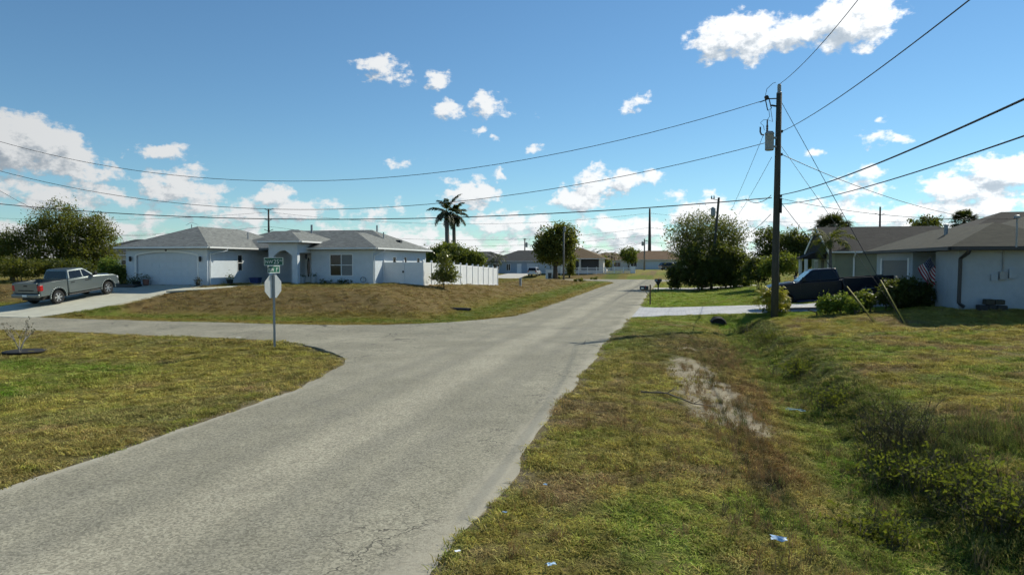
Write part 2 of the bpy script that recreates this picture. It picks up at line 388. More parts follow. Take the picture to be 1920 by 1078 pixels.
leaf_dead = leafmat('leaf_dead', (.060, .050, .034), (.13, .105, .062), .15, .95)
leaf_weed = leafmat('leaf_weed', (.034, .054, .010), (.140, .170, .022), .42, .95)

# ================================================================== THE SETTING
# ---- road outline in street coordinates
def build_outline():
    R_ = [(-2.2, -40), (-2.12, 6), (-2.2, 12), (-2.3, 20), (-2.4, 28), (-2.15, 35.4), (-2.05, 42), (-2.25, 55), (-2.3, 92), (-2.2, 104), (-1.7, 108), (-.6, 111), (1.5, 112.6), (6, 113), (160, 113)]
    T_ = [(160, 121.8), (-160, 121.8)]
    L1 = [(-160, 112.6), (-16, 112.2), (-12.5, 110.8), (-10, 107.8), (-8.8, 103.5), (-8.4, 98), (-8.5, 82), (-8.2, 55), (-8.2, 44), (-8.2, 39.2), (-8.5, 36.2), (-9.3, 34), (-10.4, 32.2), (-11.8, 30.6), (-13.4, 29.6), (-15.5, 29.1), (-19.5, 29.0), (-24, 29.0), (-33, 29.4), (-160, 29.4)]
    L2 = [(-160, 23.6), (-24, 23.6), (-19.4, 23.2), (-15.4, 22.9), (-13.2, 22.1), (-12, 21.35), (-10.84, 20.3), (-9.95, 19.2), (-9.35, 18.1), (-8.95, 16.9), (-8.62, 15.3), (-8.35, 13.8), (-8.38, 10), (-8.45, 7), (-8.45, -40)]
    pts = R_ + T_ + L1 + L2; out = []
    for k in range(len(pts)):
        p = np.array(pts[k]); q = np.array(pts[(k + 1) % len(pts)]); L = np.linalg.norm(q - p)
        far = max(abs(p).max(), abs(q).max()) > 150 or min(p[1], q[1]) < -20 and L > 60
        n = max(1, int(L / (8 if far else .35 if max(p[1], q[1]) < 60 else 1.5)))
        for j in range(n):
            c = p + (q - p) * j / n; d = (q - p) / max(L, 1e-6); nn = np.array([-d[1], d[0]])
            w = (fbm(np.array([c[0] * .9 + 40]), np.array([c[1] * .9 + 40]), 4)[0] - .5) * .34 + (vnoise(np.array([c[0] * 5 + 9]), np.array([c[1] * 5 + 9]))[0] - .5) * .05
            out.append(tuple(c + nn * w))
    return np.array(out)
ROAD = build_outline()
def inpoly(P, s, t):
    s = np.asarray(s, float); t = np.asarray(t, float); ins = np.zeros(s.shape, bool)
    x0, y0 = P[:, 0], P[:, 1]; x1, y1 = np.roll(x0, -1), np.roll(y0, -1)
    for a, b, c, d in zip(x0, y0, x1, y1):
        if b == d: continue
        m = ((b > t) != (d > t)) & (s < (c - a) * (t - b) / (d - b) + a); ins ^= m
    return ins
def polydist(P, s, t):
    """distance to the outline, only its part near the camera"""
    best = np.full(np.shape(s), 1e9)
    x0, y0 = P[:, 0], P[:, 1]; x1, y1 = np.roll(x0, -1), np.roll(y0, -1)
    for a, b, c, d in zip(x0, y0, x1, y1):
        if min(b, d) > 70 or max(b, d) < -5 or min(a, c) < -50: continue
        L2 = (c - a) ** 2 + (d - b) ** 2 + 1e-9; k = np.clip(((s - a) * (c - a) + (t - b) * (d - b)) / L2, 0, 1)
        best = np.minimum(best, (s - a - k * (c - a)) ** 2 + (t - b - k * (d - b)) ** 2)
    return np.sqrt(best)
# ---- driveways (s0, s1, t0, t1 style quads as polygons)
DRIVE_A = np.array([(-33.0, 29.25), (-32.6, 30.6), (-32.2, 32), (-31.9, 34), (-31.8, 41.25), (-38.4, 41.25), (-38.6, 34), (-38.9, 32), (-39.6, 30.6), (-40.6, 29.25)])
WALK_A = np.array([(-31.76, 38.6), (-31.3, 39.6), (-30.2, 40.4), (-29.2, 42.0), (-28.9, 44.4), (-28.9, 45.4), (-27.6, 45.4), (-27.7, 43.8), (-28.2, 41.4), (-29.6, 39.2), (-30.9, 38.2), (-31.76, 37.6)])
DRIVE_R = np.array([(-2.15, 36.9), (-.6, 37.6), (12.2, 38.4), (12.2, 44.6), (-.6, 44.6), (-2.1, 45.4)])
DRIVE_R2 = np.array([(-2.2, 76.5), (9, 77.2), (9, 80.5), (-2.2, 81.3)])
DRIVE_F = np.array([(-34, 121.6), (-28, 121.6), (-28.6, 146), (-33.5, 146)])
def prof(x, xs, zs): return np.interp(x, xs, zs)
def height(s, t):
    s = np.asarray(s, float); t = np.asarray(t, float)
    # right-hand side
    ditch = prof(s, [-2.2, -1.2, .6, 1.6, 2.3, 3.05, 3.45, 4.05, 5.6, 12, 14, 60], [0, .0, -.07, -.20, -.40, -.45, -.28, .08, .27, .86, .91, .95])
    swale = prof(s, [-2.2, 0, 2.2, 4.2, 8, 12, 14, 60], [0, -.02, -.10, .04, .40, .83, .91, .95])
    low = prof(s, [5.6, 8, 12, 60], [0, -.14, -.38, -.40]) * (1 - sstep(30.4, 33.0, t)); ditch = ditch + low      # lawn falls away in front of the grey house
    k = sstep(35.3, 37.0, t); zr = ditch * (1 - k) + swale * k
    zr = zr * (1 - sstep(95, 112, t))
    # left, near lot
    d1 = np.minimum(-8.4 - s, 23.5 - t)
    zl = prof(d1, [0, 1.5, 4.5, 6.8, 9.5, 16, 40], [0, 0, -.24, -.28, -.03, .35, .7])
    # left, house mound
    d2 = np.minimum(np.minimum(-8.3 - s, t - 29.2), np.maximum(112.4 - t, -50))
    zh = prof(d2, [0, 1.5, 3.2, 4.6, 6.6, 9.0, 11.5, 14], [0, -.03, -.10, -.04, .42, 1.05, 1.33, 1.35])
    zh = zh * (1 - .58 * sstep(50, 73, t))
    z = np.where(s > -5.2, zr, np.where(t > 26.3, zh, zl))
    # beyond the cross street
    d3 = t - 121.8; zf = prof(d3, [0, 3, 8, 16], [0, -.05, .35, .64]) * (1 + 1.05 * sstep(-22, -8, s))
    z = np.where(t > 117, zf, z)
    z = np.where(np.isin(0, [1]), z, z)
    und = (fbm(s * .35 + 50, t * .35 + 50, 4) - .5) * .10
    z = z + und * np.clip(np.minimum(np.abs(s + 5.3) - 3.4, 4) / 4, 0, 1)
    fine = (fbm(s * 1.7, t * 1.7, 3) - .5) * .05
    return z + np.where(np.hypot(s, t) < 60, fine, 0)
def driveA_z(t): return prof(t, [29.2, 30.4, 41.3, 45], [.012, .10, 1.345, 1.352])
def driveR_z(s): return prof(s, [-2.3, -1.2, 8, 12.3], [.012, .03, .42, .90])
def zone(s, t): return inpoly(ROAD, s, t)

def ground_color(s, t):
    """real plant and soil colour, linear rgb"""
    n1 = fbm(s * .45 + 3, t * .45 + 9, 4); n2 = fbm(s * 1.6 + 13, t * 1.6 + 4, 4); n3 = fbm(s * .16 + 31, t * .16 + 2, 3); n4 = fbm(s * 5 + 7, t * 5 + 1, 2)
    olive = np.array([.310, .285, .070]); dry = np.array([.275, .195, .100]); green = np.array([.155, .255, .030]); yel = np.array([.370, .300, .056]); rust = np.array([.215, .120, .050]); weed = np.array([.110, .145, .024])
    sand = np.array([.44, .39, .28]); dirt = np.array([.20, .165, .12])
    fdry = sstep(.50, .66, n1 * .55 + n2 * .45); fgreen = sstep(.50, .66, n3 * .4 + fbm(s * .7 + 90, t * .7 + 70, 3) * .6) * .75
    # house mound: brown crown, green swale
    d2 = np.minimum(-8.3 - s, t - 29.2); mound = (s < -8.3) & (t > 29.2)
    mb = sstep(3.8, 6.2, d2 + (n1 - .5) * 3.0) * (1 - .45 * sstep(10.5, 12.5, d2)); fdry = np.where(mound, np.clip(mb * (.62 + .5 * (n2 - .3)), 0, 1), fdry)
    fgreen = np.where(mound, np.clip(sstep(1.0, 2.2, d2) * (1 - sstep(3.4, 5.0, d2)) * .85 + .25 * sstep(10.8, 12, d2), 0, 1), fgreen)
    # left lot: green swale, brown strip beside the side street and round the sapling
    left = (s < -8.4) & (t < 23.5); d1 = np.minimum(-8.4 - s, 23.5 - t)
    lg = sstep(5.0, 6.4, d1) * (1 - sstep(7.6, 9.2, d1)) * sstep(-13, -17, s) * (.55 + .6 * n1)
    fgreen = np.where(left, np.clip(lg + .35 * sstep(.58, .7, n1), 0, 1), fgreen)
    fdry = np.where(left, np.clip(sstep(.52, .68, n1 * .5 + n2 * .5) * .75 + .7 * sstep(3.2, 1.2, d1) * (n2 > .3) * n1 + .75 * np.exp(-(((s + 22) / 4) ** 2 + ((t - 17.3) / 1.1) ** 2)), 0, 1), fdry)
    c = olive[None] * (1 - n4[:, None] * .3) + yel[None] * n4[:, None] * .3
    mix = lambda c, k, f: c * (1 - f[:, None]) + k[None] * f[:, None]
    right = (s > -2.2) & (t < 37)
    c = mix(c, yel, np.where(right & (s > 4.6), .55, 0.0) * (1 - fdry * .5))
    c = mix(c, dry, fdry * .9); c = mix(c, green, fgreen)
    thatch = np.where(mound, .55 + .22 * n4 + .18 * n2, 1.0); c = c * thatch[:, None] * np.where(mound, 1, 0)[:, None] * np.array([1.04, .94, .95]) + c * np.where(mound, 0, 1)[:, None]      # thin dormant turf with grey thatch showing
    # ditch plants
    dg = np.where(right, sstep(2.0, 2.5, s) * (1 - sstep(3.3, 3.9, s)) * (.4 + .7 * n1), 0); c = mix(c, green * .9, np.clip(dg, 0, 1))
    bank = np.where(right, sstep(3.0, 3.4, s) * (1 - sstep(4.1, 4.8, s)), 0); c = mix(c, weed, bank * (.35 + .6 * (n1 > .5)))
    ru = np.where(right, sstep(.9, 1.3, s) * (1 - sstep(2.0, 2.6, s)) * sstep(8, 11, t) * (1 - sstep(24, 28, t)) * (.35 + .6 * sstep(.40, .60, fbm(s * .9 + 71, t * .6 + 33, 3))), 0); c = mix(c, rust * .9, np.clip(ru, 0, .9))
    mud = np.where(right, np.exp(-(((s - 1.32 - .05 * (t - 9.9)) / .16) ** 2 + ((t - 9.9) / .75) ** 2)), 0); c = mix(c, np.array([.035, .028, .020]), np.clip(mud * 1.3, 0, 1))
    br = np.where(right, np.exp(-(((s - 0.4) / 1.9) ** 2 + ((t - 25.0) / 5.0) ** 2)) * (.55 + .8 * n1), 0); c = mix(c, np.array([.150, .108, .060]), np.clip(br, 0, .92))
    # bright lawn behind the paver drive and beside it
    gl = np.where((s > -2.2) & (t > 33.5) & (s < 12), sstep(34.2, 36.4, t) * (1 - sstep(60, 110, t)) * (.55 + .6 * (n1 - .3)), 0); c = mix(c, np.array([.20, .33, .020]), np.clip(gl, 0, .85))
    # bare sand
    cx = np.interp(t, [12, 16.5, 22], [1.25, .85, .25]); sp = np.exp(-((s - cx) / np.interp(t, [11, 14, 19, 23], [.8, .9, .75, .5])) ** 2) * sstep(11.2, 14.2, t) * (1 - sstep(20.5, 23.4, t))
    sp = np.maximum(sp, .8 * np.exp(-(((s - .55) / .55) ** 2 + ((t - 24.2) / .7) ** 2)))
    fs = np.where(right, .95 * sstep(.27, .70, sp * (.30 + 1.35 * fbm(s * 2.3 + 44, t * 1.3 + 21, 4))), 0)
    return c, fs, sand, dirt, mix

# ---- ground sheet
def axis(lims):
    out = [lims[0][0]]
    for a, b, st in lims: out += list(np.linspace(a, b, max(2, int(round((b - a) / st)) + 1))[1:])
    return np.array(out)
SA = axis([(-2500, -300, 200), (-300, -60, 12), (-60, -42, 1.2), (-42, -14, .5), (-14, 7, .16), (7, 30, .5), (30, 80, 3), (80, 300, 20), (300, 2500, 200)])
TA = axis([(-300, -20, 30), (-20, 2, 2), (2, 26, .18), (26, 62, .4), (62, 130, 1.2), (130, 260, 8), (260, 4000, 250)])
S2, T2 = np.meshgrid(SA, TA, indexing='ij'); sf, tf = S2.ravel(), T2.ravel()
zg = height(sf, tf); inr = zone(sf, tf)
zg = np.where(inr, -.03, zg)
mA = inpoly(DRIVE_A, sf, tf); zg = np.where(mA, np.minimum(zg, driveA_z(tf) - .06), zg)
nearA = (sf > -41) & (sf < -31) & (tf > 29) & (tf < 42) & ~mA & ~inr; zg = np.where(nearA, driveA_z(tf) - .02, zg)
mW = inpoly(WALK_A, sf, tf); zg = np.where(mW, height(sf, tf) - .05, zg)
mR = inpoly(DRIVE_R, sf, tf); zg = np.where(mR, driveR_z(sf) - .06, zg)
nearR = (sf > -2.1) & (sf < 12.6) & (tf > 37.0) & (tf < 46) & ~mR & ~inr; zg = np.where(nearR, driveR_z(sf) - .01, zg)
pad = (sf > -39.5) & (sf < -21) & (tf > 41) & (tf < 60); zg = np.where(pad, np.minimum(zg, 1.33), zg)
cg, fs, sand, dirt, mixf = ground_color(sf, tf)
ed = np.full(sf.shape, 9.0); nr = (tf > 2) & (tf < 62) & (sf > -48) & (sf < 10); ed[nr] = polydist(ROAD, sf[nr], tf[nr])
fe = (1 - sstep(.05, .38, ed + (fbm(sf * 3, tf * 3, 3) - .5) * .3)) * .75
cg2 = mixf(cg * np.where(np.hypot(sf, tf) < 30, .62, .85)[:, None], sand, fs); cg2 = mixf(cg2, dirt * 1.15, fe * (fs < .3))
nS, nT = len(SA), len(TA)
idx = np.arange(nS * nT).reshape(nS, nT)
faces = np.stack([idx[:-1, :-1], idx[1:, :-1], idx[1:, 1:], idx[:-1, 1:]], -1).reshape(-1, 4)
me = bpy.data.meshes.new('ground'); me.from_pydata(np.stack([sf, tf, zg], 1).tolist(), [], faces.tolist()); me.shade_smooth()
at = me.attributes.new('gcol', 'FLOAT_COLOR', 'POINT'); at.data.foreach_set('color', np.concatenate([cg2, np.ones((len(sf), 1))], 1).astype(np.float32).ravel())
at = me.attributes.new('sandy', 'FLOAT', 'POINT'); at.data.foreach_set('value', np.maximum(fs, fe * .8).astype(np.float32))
ground = bpy.data.objects.new('ground', me); COL.objects.link(ground); ground.rotation_euler = (0, 0, -GA)
tag(ground, 'mown roadside lawns, swales and house lots', kind='structure')
def ground_mat():
    m = bpy.data.materials.new('ground_turf'); m.use_nodes = True; nt = m.node_tree; b = nt.nodes['Principled BSDF']
    a = N(nt, 'ShaderNodeAttribute', attribute_name='gcol'); sa = N(nt, 'ShaderNodeAttribute', attribute_name='sandy')
    tc = nt.nodes.new('ShaderNodeTexCoord')
    def noise(sc, det=6.0, st=(1, 1, 1)):
        mp = N(nt, 'ShaderNodeMapping', ins={'Scale': st}); nt.links.new(tc.outputs['Object'], mp.inputs[0])
        n = N(nt, 'ShaderNodeTexNoise', ins={'Scale': sc, 'Detail': det, 'Roughness': .7}); nt.links.new(mp.outputs[0], n.inputs['Vector']); return n.outputs[0]
    n1, n2, n3 = noise(22.0), noise(3.2), noise(70.0, 3)
    col = mixcol(nt, maprange(nt, n1, .35, .68, .75, 0), a.outputs['Color'], mixcol(nt, .55, a.outputs['Color'], (.05, .045, .018)))
    col = mixcol(nt, maprange(nt, n2, .52, .70, 0, .55), col, (.26, .19, .10))
    col = mixcol(nt, maprange(nt, n3, .55, .72, 0, .5), col, (.34, .31, .13))
    col = mixcol(nt, maprange(nt, sa.outputs['Fac'], .2, .9, 0, .9), col, mixcol(nt, maprange(nt, n1, .38, .62, 0, 1), mixcol(nt, .5, a.outputs['Color'], (.13, .10, .07)), a.outputs['Color']))
    nt.links.new(col, b.inputs['Base Color']); b.inputs['Roughness'].default_value = 1.0; b.inputs['Specular IOR Level'].default_value = .1
    bp = N(nt, 'ShaderNodeBump', ins={'Strength': .9, 'Distance': .05}); nt.links.new(math_node(nt, 'ADD', n1, math_node(nt, 'MULTIPLY', n3, .5)), bp.inputs['Height']); nt.links.new(bp.outputs[0], b.inputs['Normal'])
    return m
me.materials.append(ground_mat())

# ---- road sheet
def sheet(name, poly, zfun, mat, skirt=.10, label=None, kind='structure', sub=None):
    n = len(poly); vc, _, fc, *_r = delaunay_2d_cdt([Vector((p[0], p[1])) for p in poly], [(k, (k + 1) % n) for k in range(n)], [], 1, 1e-5)
    bm = bmesh.new(); vs = [bm.verts.new((p.x, p.y, 0)) for p in vc]
    for q in fc: bm.faces.new([vs[k] for k in q])
    if sub:
        for axis_, vals in sub:
            for v in vals:
                co = (v, 0, 0) if axis_ == 0 else (0, v, 0); no = (1, 0, 0) if axis_ == 0 else (0, 1, 0)
                bmesh.ops.bisect_plane(bm, geom=bm.verts[:] + bm.edges[:] + bm.faces[:], plane_co=co, plane_no=no)
    bd = [e for e in bm.edges if len(e.link_faces) == 1]
    ex = bmesh.ops.extrude_edge_only(bm, edges=bd); low = {g for g in ex['geom'] if isinstance(g, bmesh.types.BMVert)}
    for v in bm.verts:
        v.co.z = float(zfun(v.co.x, v.co.y)) - (skirt if v in low else 0)
    bmesh.ops.recalc_face_normals(bm, faces=bm.faces)
    me = bpy.data.meshes.new(name); bm.to_mesh(me); bm.free()
    up = sum(1 if p.normal.z > .5 else -1 if p.normal.z < -.5 else 0 for p in me.polygons)
    if up < 0: me.flip_normals()
    o = bpy.data.objects.new(name, me); COL.objects.link(o); o.rotation_euler = (0, 0, -GA); me.materials.append(mat)
    return tag(o, label, kind=kind)
def road_mat():
    m = bpy.data.materials.new('road_asphalt'); m.use_nodes = True; nt = m.node_tree; b = nt.nodes['Principled BSDF']
    tc = nt.nodes.new('ShaderNodeTexCoord'); P = tc.outputs['Object']
    def noise(sc, det=5.0, st=(1, 1, 1), rough=.65):
        mp = N(nt, 'ShaderNodeMapping', ins={'Scale': st}); nt.links.new(P, mp.inputs[0])
        n = N(nt, 'ShaderNodeTexNoise', ins={'Scale': sc, 'Detail': det, 'Roughness': rough}); nt.links.new(mp.outputs[0], n.inputs['Vector']); return n
    sp = nt.nodes.new('ShaderNodeSeparateXYZ'); nt.links.new(P, sp.inputs[0]); s, t = sp.outputs[0], sp.outputs[1]
    big = noise(.35, 6).outputs[0]; mid = noise(1.6, 6, (1, .35, 1)).outputs[0]; gr = noise(26, 4, rough=.8).outputs[0]
    vo = N(nt, 'ShaderNodeTexVoronoi', ins={'Scale': 42.0}); nt.links.new(P, vo.inputs['Vector'])
    vc = nt.nodes.new('ShaderNodeSeparateColor'); nt.links.new(vo.outputs['Color'], vc.inputs[0])
    col = mixcol(nt, maprange(nt, big, .33, .68, 0, 1), (.226, .213, .162), (.318, .298, .228))
    # pale dusty band along the crown between the wheel tracks
    wob = math_node(nt, 'MULTIPLY_ADD', noise(.12, 3).outputs[0], 1.6, -.8)
    dx = math_node(nt, 'ABSOLUTE', math_node(nt, 'ADD', math_node(nt, 'ADD', s, 5.35), wob))
    band = math_node(nt, 'MULTIPLY', maprange(nt, dx, .10, .85, 1, 0), maprange(nt, mid, .3, .6, .45, 1))
    col = mixcol(nt, math_node(nt, 'MULTIPLY', band, .55), col, (.40, .37, .285))
    col = mixcol(nt, maprange(nt, mid, .52, .74, 0, .45), col, (.190, .180, .142))
    trk = None
    for s0 in (-3.75, -4.55, -6.25, -7.2):
        q = math_node(nt, 'ABSOLUTE', math_node(nt, 'ADD', math_node(nt, 'ADD', s, -s0), math_node(nt, 'MULTIPLY', wob, .6))); k = maprange(nt, q, .05, .42, 1, 0); trk = k if trk is None else math_node(nt, 'MAXIMUM', trk, k)
    col = mixcol(nt, math_node(nt, 'MULTIPLY', trk, maprange(nt, big, .35, .62, .08, .42)), col, (.180, .172, .142))
    oil = N(nt, 'ShaderNodeTexVoronoi', ins={'Scale': .42}); nt.links.new(P, oil.inputs['Vector'])
    col = mixcol(nt, math_node(nt, 'MULTIPLY', maprange(nt, math_node(nt, 'ADD', oil.outputs['Distance'], math_node(nt, 'MULTIPLY_ADD', mid, .5, -.25)), .04, .30, .30, 0), 1.0), col, (.15, .145, .125))
    # aggregate
    agg = maprange(nt, vc.outputs[0], .0, 1.0, .64, 1.34, False)
    ag = nt.nodes.new('ShaderNodeVectorMath'); ag.operation = 'SCALE'; nt.links.new(col, ag.inputs[0]); nt.links.new(agg, ag.inputs['Scale']); col = ag.outputs[0]
    col = mixcol(nt, maprange(nt, gr, .60, .74, 0, .38), col, (.46, .43, .35)); col = mixcol(nt, maprange(nt, gr, .40, .28, 0, .38), col, (.09, .085, .07))
    # dark rubber lines where cars turn in at the far end
    for s0, w in ((-4.35, .12), (-6.7, .10)):
        q = math_node(nt, 'ABSOLUTE', math_node(nt, 'ADD', math_node(nt, 'ADD', s, -s0), math_node(nt, 'MULTIPLY', wob, .35)))
        k = math_node(nt, 'MULTIPLY', maprange(nt, q, w * .4, w * 1.6, .55, 0), maprange(nt, t, 46, 60, 0, 1))
        col = mixcol(nt, k, col, (.10, .098, .09))
    # cracks: worn cells, thicker near the edges of the carriageway and at the mouth of the side street
    warp = noise(2.2, 4); wv = N(nt, 'ShaderNodeVectorMath', operation='MULTIPLY_ADD', ins={1: (.8, .8, 0), 2: (-.4, -.4, 0)}); nt.links.new(warp.outputs['Color'], wv.inputs[0])
    pv = N(nt, 'ShaderNodeVectorMath', operation='ADD'); nt.links.new(P, pv.inputs[0]); nt.links.new(wv.outputs[0], pv.inputs[1])
    cracks = None
    for sc, th in ((.55, .008), (2.2, .013)):
        v = N(nt, 'ShaderNodeTexVoronoi', feature='DISTANCE_TO_EDGE', ins={'Scale': sc}); nt.links.new(pv.outputs[0], v.inputs['Vector'])
        ln = maprange(nt, v.outputs['Distance'], th * .35, th, 1, 0); cracks = ln if cracks is None else math_node(nt, 'MAXIMUM', cracks, math_node(nt, 'MULTIPLY', ln, .8))
    edge = math_node(nt, 'MAXIMUM', maprange(nt, s, -4.2, -2.9, 0, 1), math_node(nt, 'MULTIPLY', maprange(nt, s, -7.6, -8.6, 0, 1), maprange(nt, t, 14, 20, 0, 1)))
    msk = math_node(nt, 'MULTIPLY', math_node(nt, 'MAXIMUM', math_node(nt, 'MULTIPLY', edge, .85), .12), maprange(nt, noise(.55, 3).outputs[0], .40, .54, 0, 1))
    col = mixcol(nt, math_node(nt, 'MULTIPLY', cracks, msk), col, (.045, .042, .038))
    # pale broken shoulder
    sh = math_node(nt, 'MULTIPLY', maprange(nt, math_node(nt, 'ADD', s, math_node(nt, 'MULTIPLY_ADD', mid, .9, -.45)), -2.75, -2.25, 0, .75), maprange(nt, t, 100, 108, 1, 0))
    col = mixcol(nt, sh, col, (.39, .36, .285))
    lip = maprange(nt, math_node(nt, 'ADD', s, math_node(nt, 'MULTIPLY_ADD', mid, .3, -.15)), -8.10, -8.34, 0, .7)
    col = mixcol(nt, math_node(nt, 'MULTIPLY', lip, maprange(nt, t, 12, 17, 1, 0)), col, (.42, .395, .32))
    nt.links.new(col, b.inputs['Base Color']); b.inputs['Roughness'].default_value = .92; b.inputs['Specular IOR Level'].default_value = .25
    hgt = math_node(nt, 'ADD', vc.outputs[1], gr)
    bp = N(nt, 'ShaderNodeBump', ins={'Strength': .45, 'Distance': .012}); nt.links.new(hgt, bp.inputs['Height']); nt.links.new(bp.outputs[0], b.inputs['Normal'])
    return m
sheet('road', ROAD, lambda s, t: 0.0, road_mat(), label='worn pale asphalt road with a side street branching left')
def paver_mat():
    m = bpy.data.materials.new('driveway_pavers'); m.use_nodes = True; nt = m.node_tree; b = nt.nodes['Principled BSDF']
    tc = nt.nodes.new('ShaderNodeTexCoord')
    br = N(nt, 'ShaderNodeTexBrick', ins={'Color1': (.36, .37, .39, 1), 'Color2': (.47, .47, .48, 1), 'Mortar': (.17, .17, .17, 1), 'Scale': 1.0, 'Mortar Size': .012, 'Brick Width': .46, 'Row Height': .23, 'Mortar Smooth': .3})
    nt.links.new(tc.outputs['Object'], br.inputs['Vector'])
    no = N(nt, 'ShaderNodeTexNoise', ins={'Scale': .8, 'Detail': 6.0}); nt.links.new(tc.outputs['Object'], no.inputs['Vector'])
    col = mixcol(nt, maprange(nt, no.outputs[0], .45, .65, 0, .5), br.outputs[0], (.52, .52, .52)); nt.links.new(col, b.inputs['Base Color']); b.inputs['Roughness'].default_value = .85
    bp = N(nt, 'ShaderNodeBump', ins={'Strength': .6, 'Distance': .01}); nt.links.new(br.outputs['Fac'], bp.inputs['Height']); bp.invert = True; nt.links.new(bp.outputs[0], b.inputs['Normal'])
    return m
sheet('driveway_concrete', DRIVE_A, lambda s, t: driveA_z(t), concrete, label='pale concrete driveway rising to the white garage', sub=[(1, (30.4,))])
sheet('garden_path', WALK_A, lambda s, t: float(height(np.array([s]), np.array([t]))[0]) * 0 + float(prof(t, [37, 39, 41, 44.5, 46], [1.06, 1.18, 1.32, 1.375, 1.38])), concrete, label='narrow concrete path from the driveway to the porch', sub=[(1, (39., 40., 41., 42.))])
sheet('driveway_pavers', DRIVE_R, lambda s, t: driveR_z(s), paver_mat(), label='pale grey paver driveway with the dark truck', sub=[(0, (-1.2, 8))])
sheet('driveway_far', DRIVE_R2, lambda s, t: float(prof(s, [-2.2, 2, 9], [.012, .02, .5])), concrete_f, label='short driveway beside the second mailbox', sub=[(0, (2., 5.))])
sheet('driveway_across', DRIVE_F, lambda s, t: float(prof(t, [121.6, 125, 130, 138, 147], [.012, .03, .40, .68, .70])), concrete_f, label='driveway of the slate roofed house', sub=[(1, (125, 130, 138))])

def H(s, t):
    s = float(s); t = float(t)
    return float(height(np.array([s]), np.array([t]))[0])
def G(px, py, z0=0.0):
    """ground point seen at a photo pixel (iterated on the terrain)"""
    z = z0
    for _ in range(12):
        p = atz(px, py, z); s, t = ST(p.x, p.y); z = .5 * z + .5 * H(s, t)
    return Vector((p.x, p.y, H(s, t)))
def GD(px, D):
    """ground point at depth D under a photo column"""
    x = atd_x(px, D); s, t = ST(x, D); return Vector((x, D, H(s, t)))

# ---- grass: blades scattered as point instances
def blade_tuft(name, mat, n, rad, h0, h1, w, lean, seed, flat=0.0):
    r = np.random.default_rng(seed); v = []; f = []
    for k in range(n):
        a = r.uniform(0, 2 * math.pi); d = rad * math.sqrt(r.random()); x, y = d * math.cos(a), d * math.sin(a)
        h = r.uniform(h0, h1); th = r.uniform(0, 2 * math.pi); L = h * r.uniform(.2, 1) * lean; ww = w * r.uniform(.6, 1.3)
        dx, dy = math.cos(th), math.sin(th); px_, py_ = -dy * ww, dx * ww; i = len(v)
        v += [(x - px_, y - py_, -.01), (x + px_, y + py_, -.01), (x + px_ * .8 + dx * L * .4, y + py_ * .8 + dy * L * .4, h * .6), (x - px_ * .8 + dx * L * .4, y - py_ * .8 + dy * L * .4, h * .6), (x + dx * L, y + dy * L, h * (1 - flat * .4))]
        f += [(i, i + 1, i + 2, i + 3), (i + 3, i + 2, i + 4)]
    me = bpy.data.meshes.new(name); me.from_pydata(v, [], f); me.materials.append(mat)
    return bpy.data.objects.new(name, me)
def grass_mat(name, transl=.34):
    m = bpy.data.materials.new(name); m.use_nodes = True; nt = m.node_tree; nt.nodes.clear()
    a = N(nt, 'ShaderNodeAttribute', attribute_type='INSTANCER', attribute_name='gcol')
    gm = nt.nodes.new('ShaderNodeNewGeometry'); no = N(nt, 'ShaderNodeTexNoise', ins={'Scale': 55.0, 'Detail': 2.0}); nt.links.new(gm.outputs['Position'], no.inputs['Vector'])
    col = mixcol(nt, maprange(nt, no.outputs[0], .5, .72, 0, .6), a.outputs['Color'], (.46, .39, .13))
    d = N(nt, 'ShaderNodeBsdfPrincipled', ins={'Roughness': .9, 'Specular IOR Level': .06}); nt.links.new(col, d.inputs['Base Color'])
    t = nt.nodes.new('ShaderNodeBsdfTranslucent'); nt.links.new(col, t.inputs[0])
    mx = N(nt, 'ShaderNodeMixShader', ins={0: transl}); nt.links.new(d.outputs[0], mx.inputs[1]); nt.links.new(t.outputs[0], mx.inputs[2])
    o = nt.nodes.new('ShaderNodeOutputMaterial'); nt.links.new(mx.outputs[0], o.inputs[0]); return m
def scatter(name, P, rot, scl, col, proto, label, cat):
    me = bpy.data.meshes.new(name); me.from_pydata(P.tolist(), [], [])
    for nm, ty, arr, key in (('rot', 'FLOAT_VECTOR', rot, 'vector'), ('scl', 'FLOAT_VECTOR', scl, 'vector'), ('gcol', 'FLOAT_COLOR', np.concatenate([col, np.ones((len(col), 1))], 1), 'color')):
        a = me.attributes.new(nm, ty, 'POINT'); a.data.foreach_set(key, np.ascontiguousarray(arr, np.float32).ravel())
    o = bpy.data.objects.new(name, me); COL.objects.link(o)
    g = bpy.data.node_groups.new(name + '_nodes', 'GeometryNodeTree')
    g.interface.new_socket('Geometry', in_out='INPUT', socket_type='NodeSocketGeometry'); g.interface.new_socket('Geometry', in_out='OUTPUT', socket_type='NodeSocketGeometry')
    gi = g.nodes.new('NodeGroupInput'); go = g.nodes.new('NodeGroupOutput')
    ip = g.nodes.new('GeometryNodeInstanceOnPoints'); oi = g.nodes.new('GeometryNodeObjectInfo'); oi.inputs[0].default_value = proto
    na = {}
    for nm in ('rot', 'scl'):
        q = g.nodes.new('GeometryNodeInputNamedAttribute'); q.data_type = 'FLOAT_VECTOR'; q.inputs[0].default_value = nm; na[nm] = q.outputs[0]
    e2r = g.nodes.new('FunctionNodeEulerToRotation'); g.links.new(na['rot'], e2r.inputs[0])
    g.links.new(gi.outputs[0], ip.inputs['Points']); g.links.new(oi.outputs['Geometry'], ip.inputs['Instance']); g.links.new(e2r.outputs[0], ip.inputs['Rotation']); g.links.new(na['scl'], ip.inputs['Scale'])
    g.links.new(ip.outputs[0], go.inputs[0])
    md = o.modifiers.new('scatter', 'NODES'); md.node_group = g
    return tag(o, label, cat, kind='stuff')
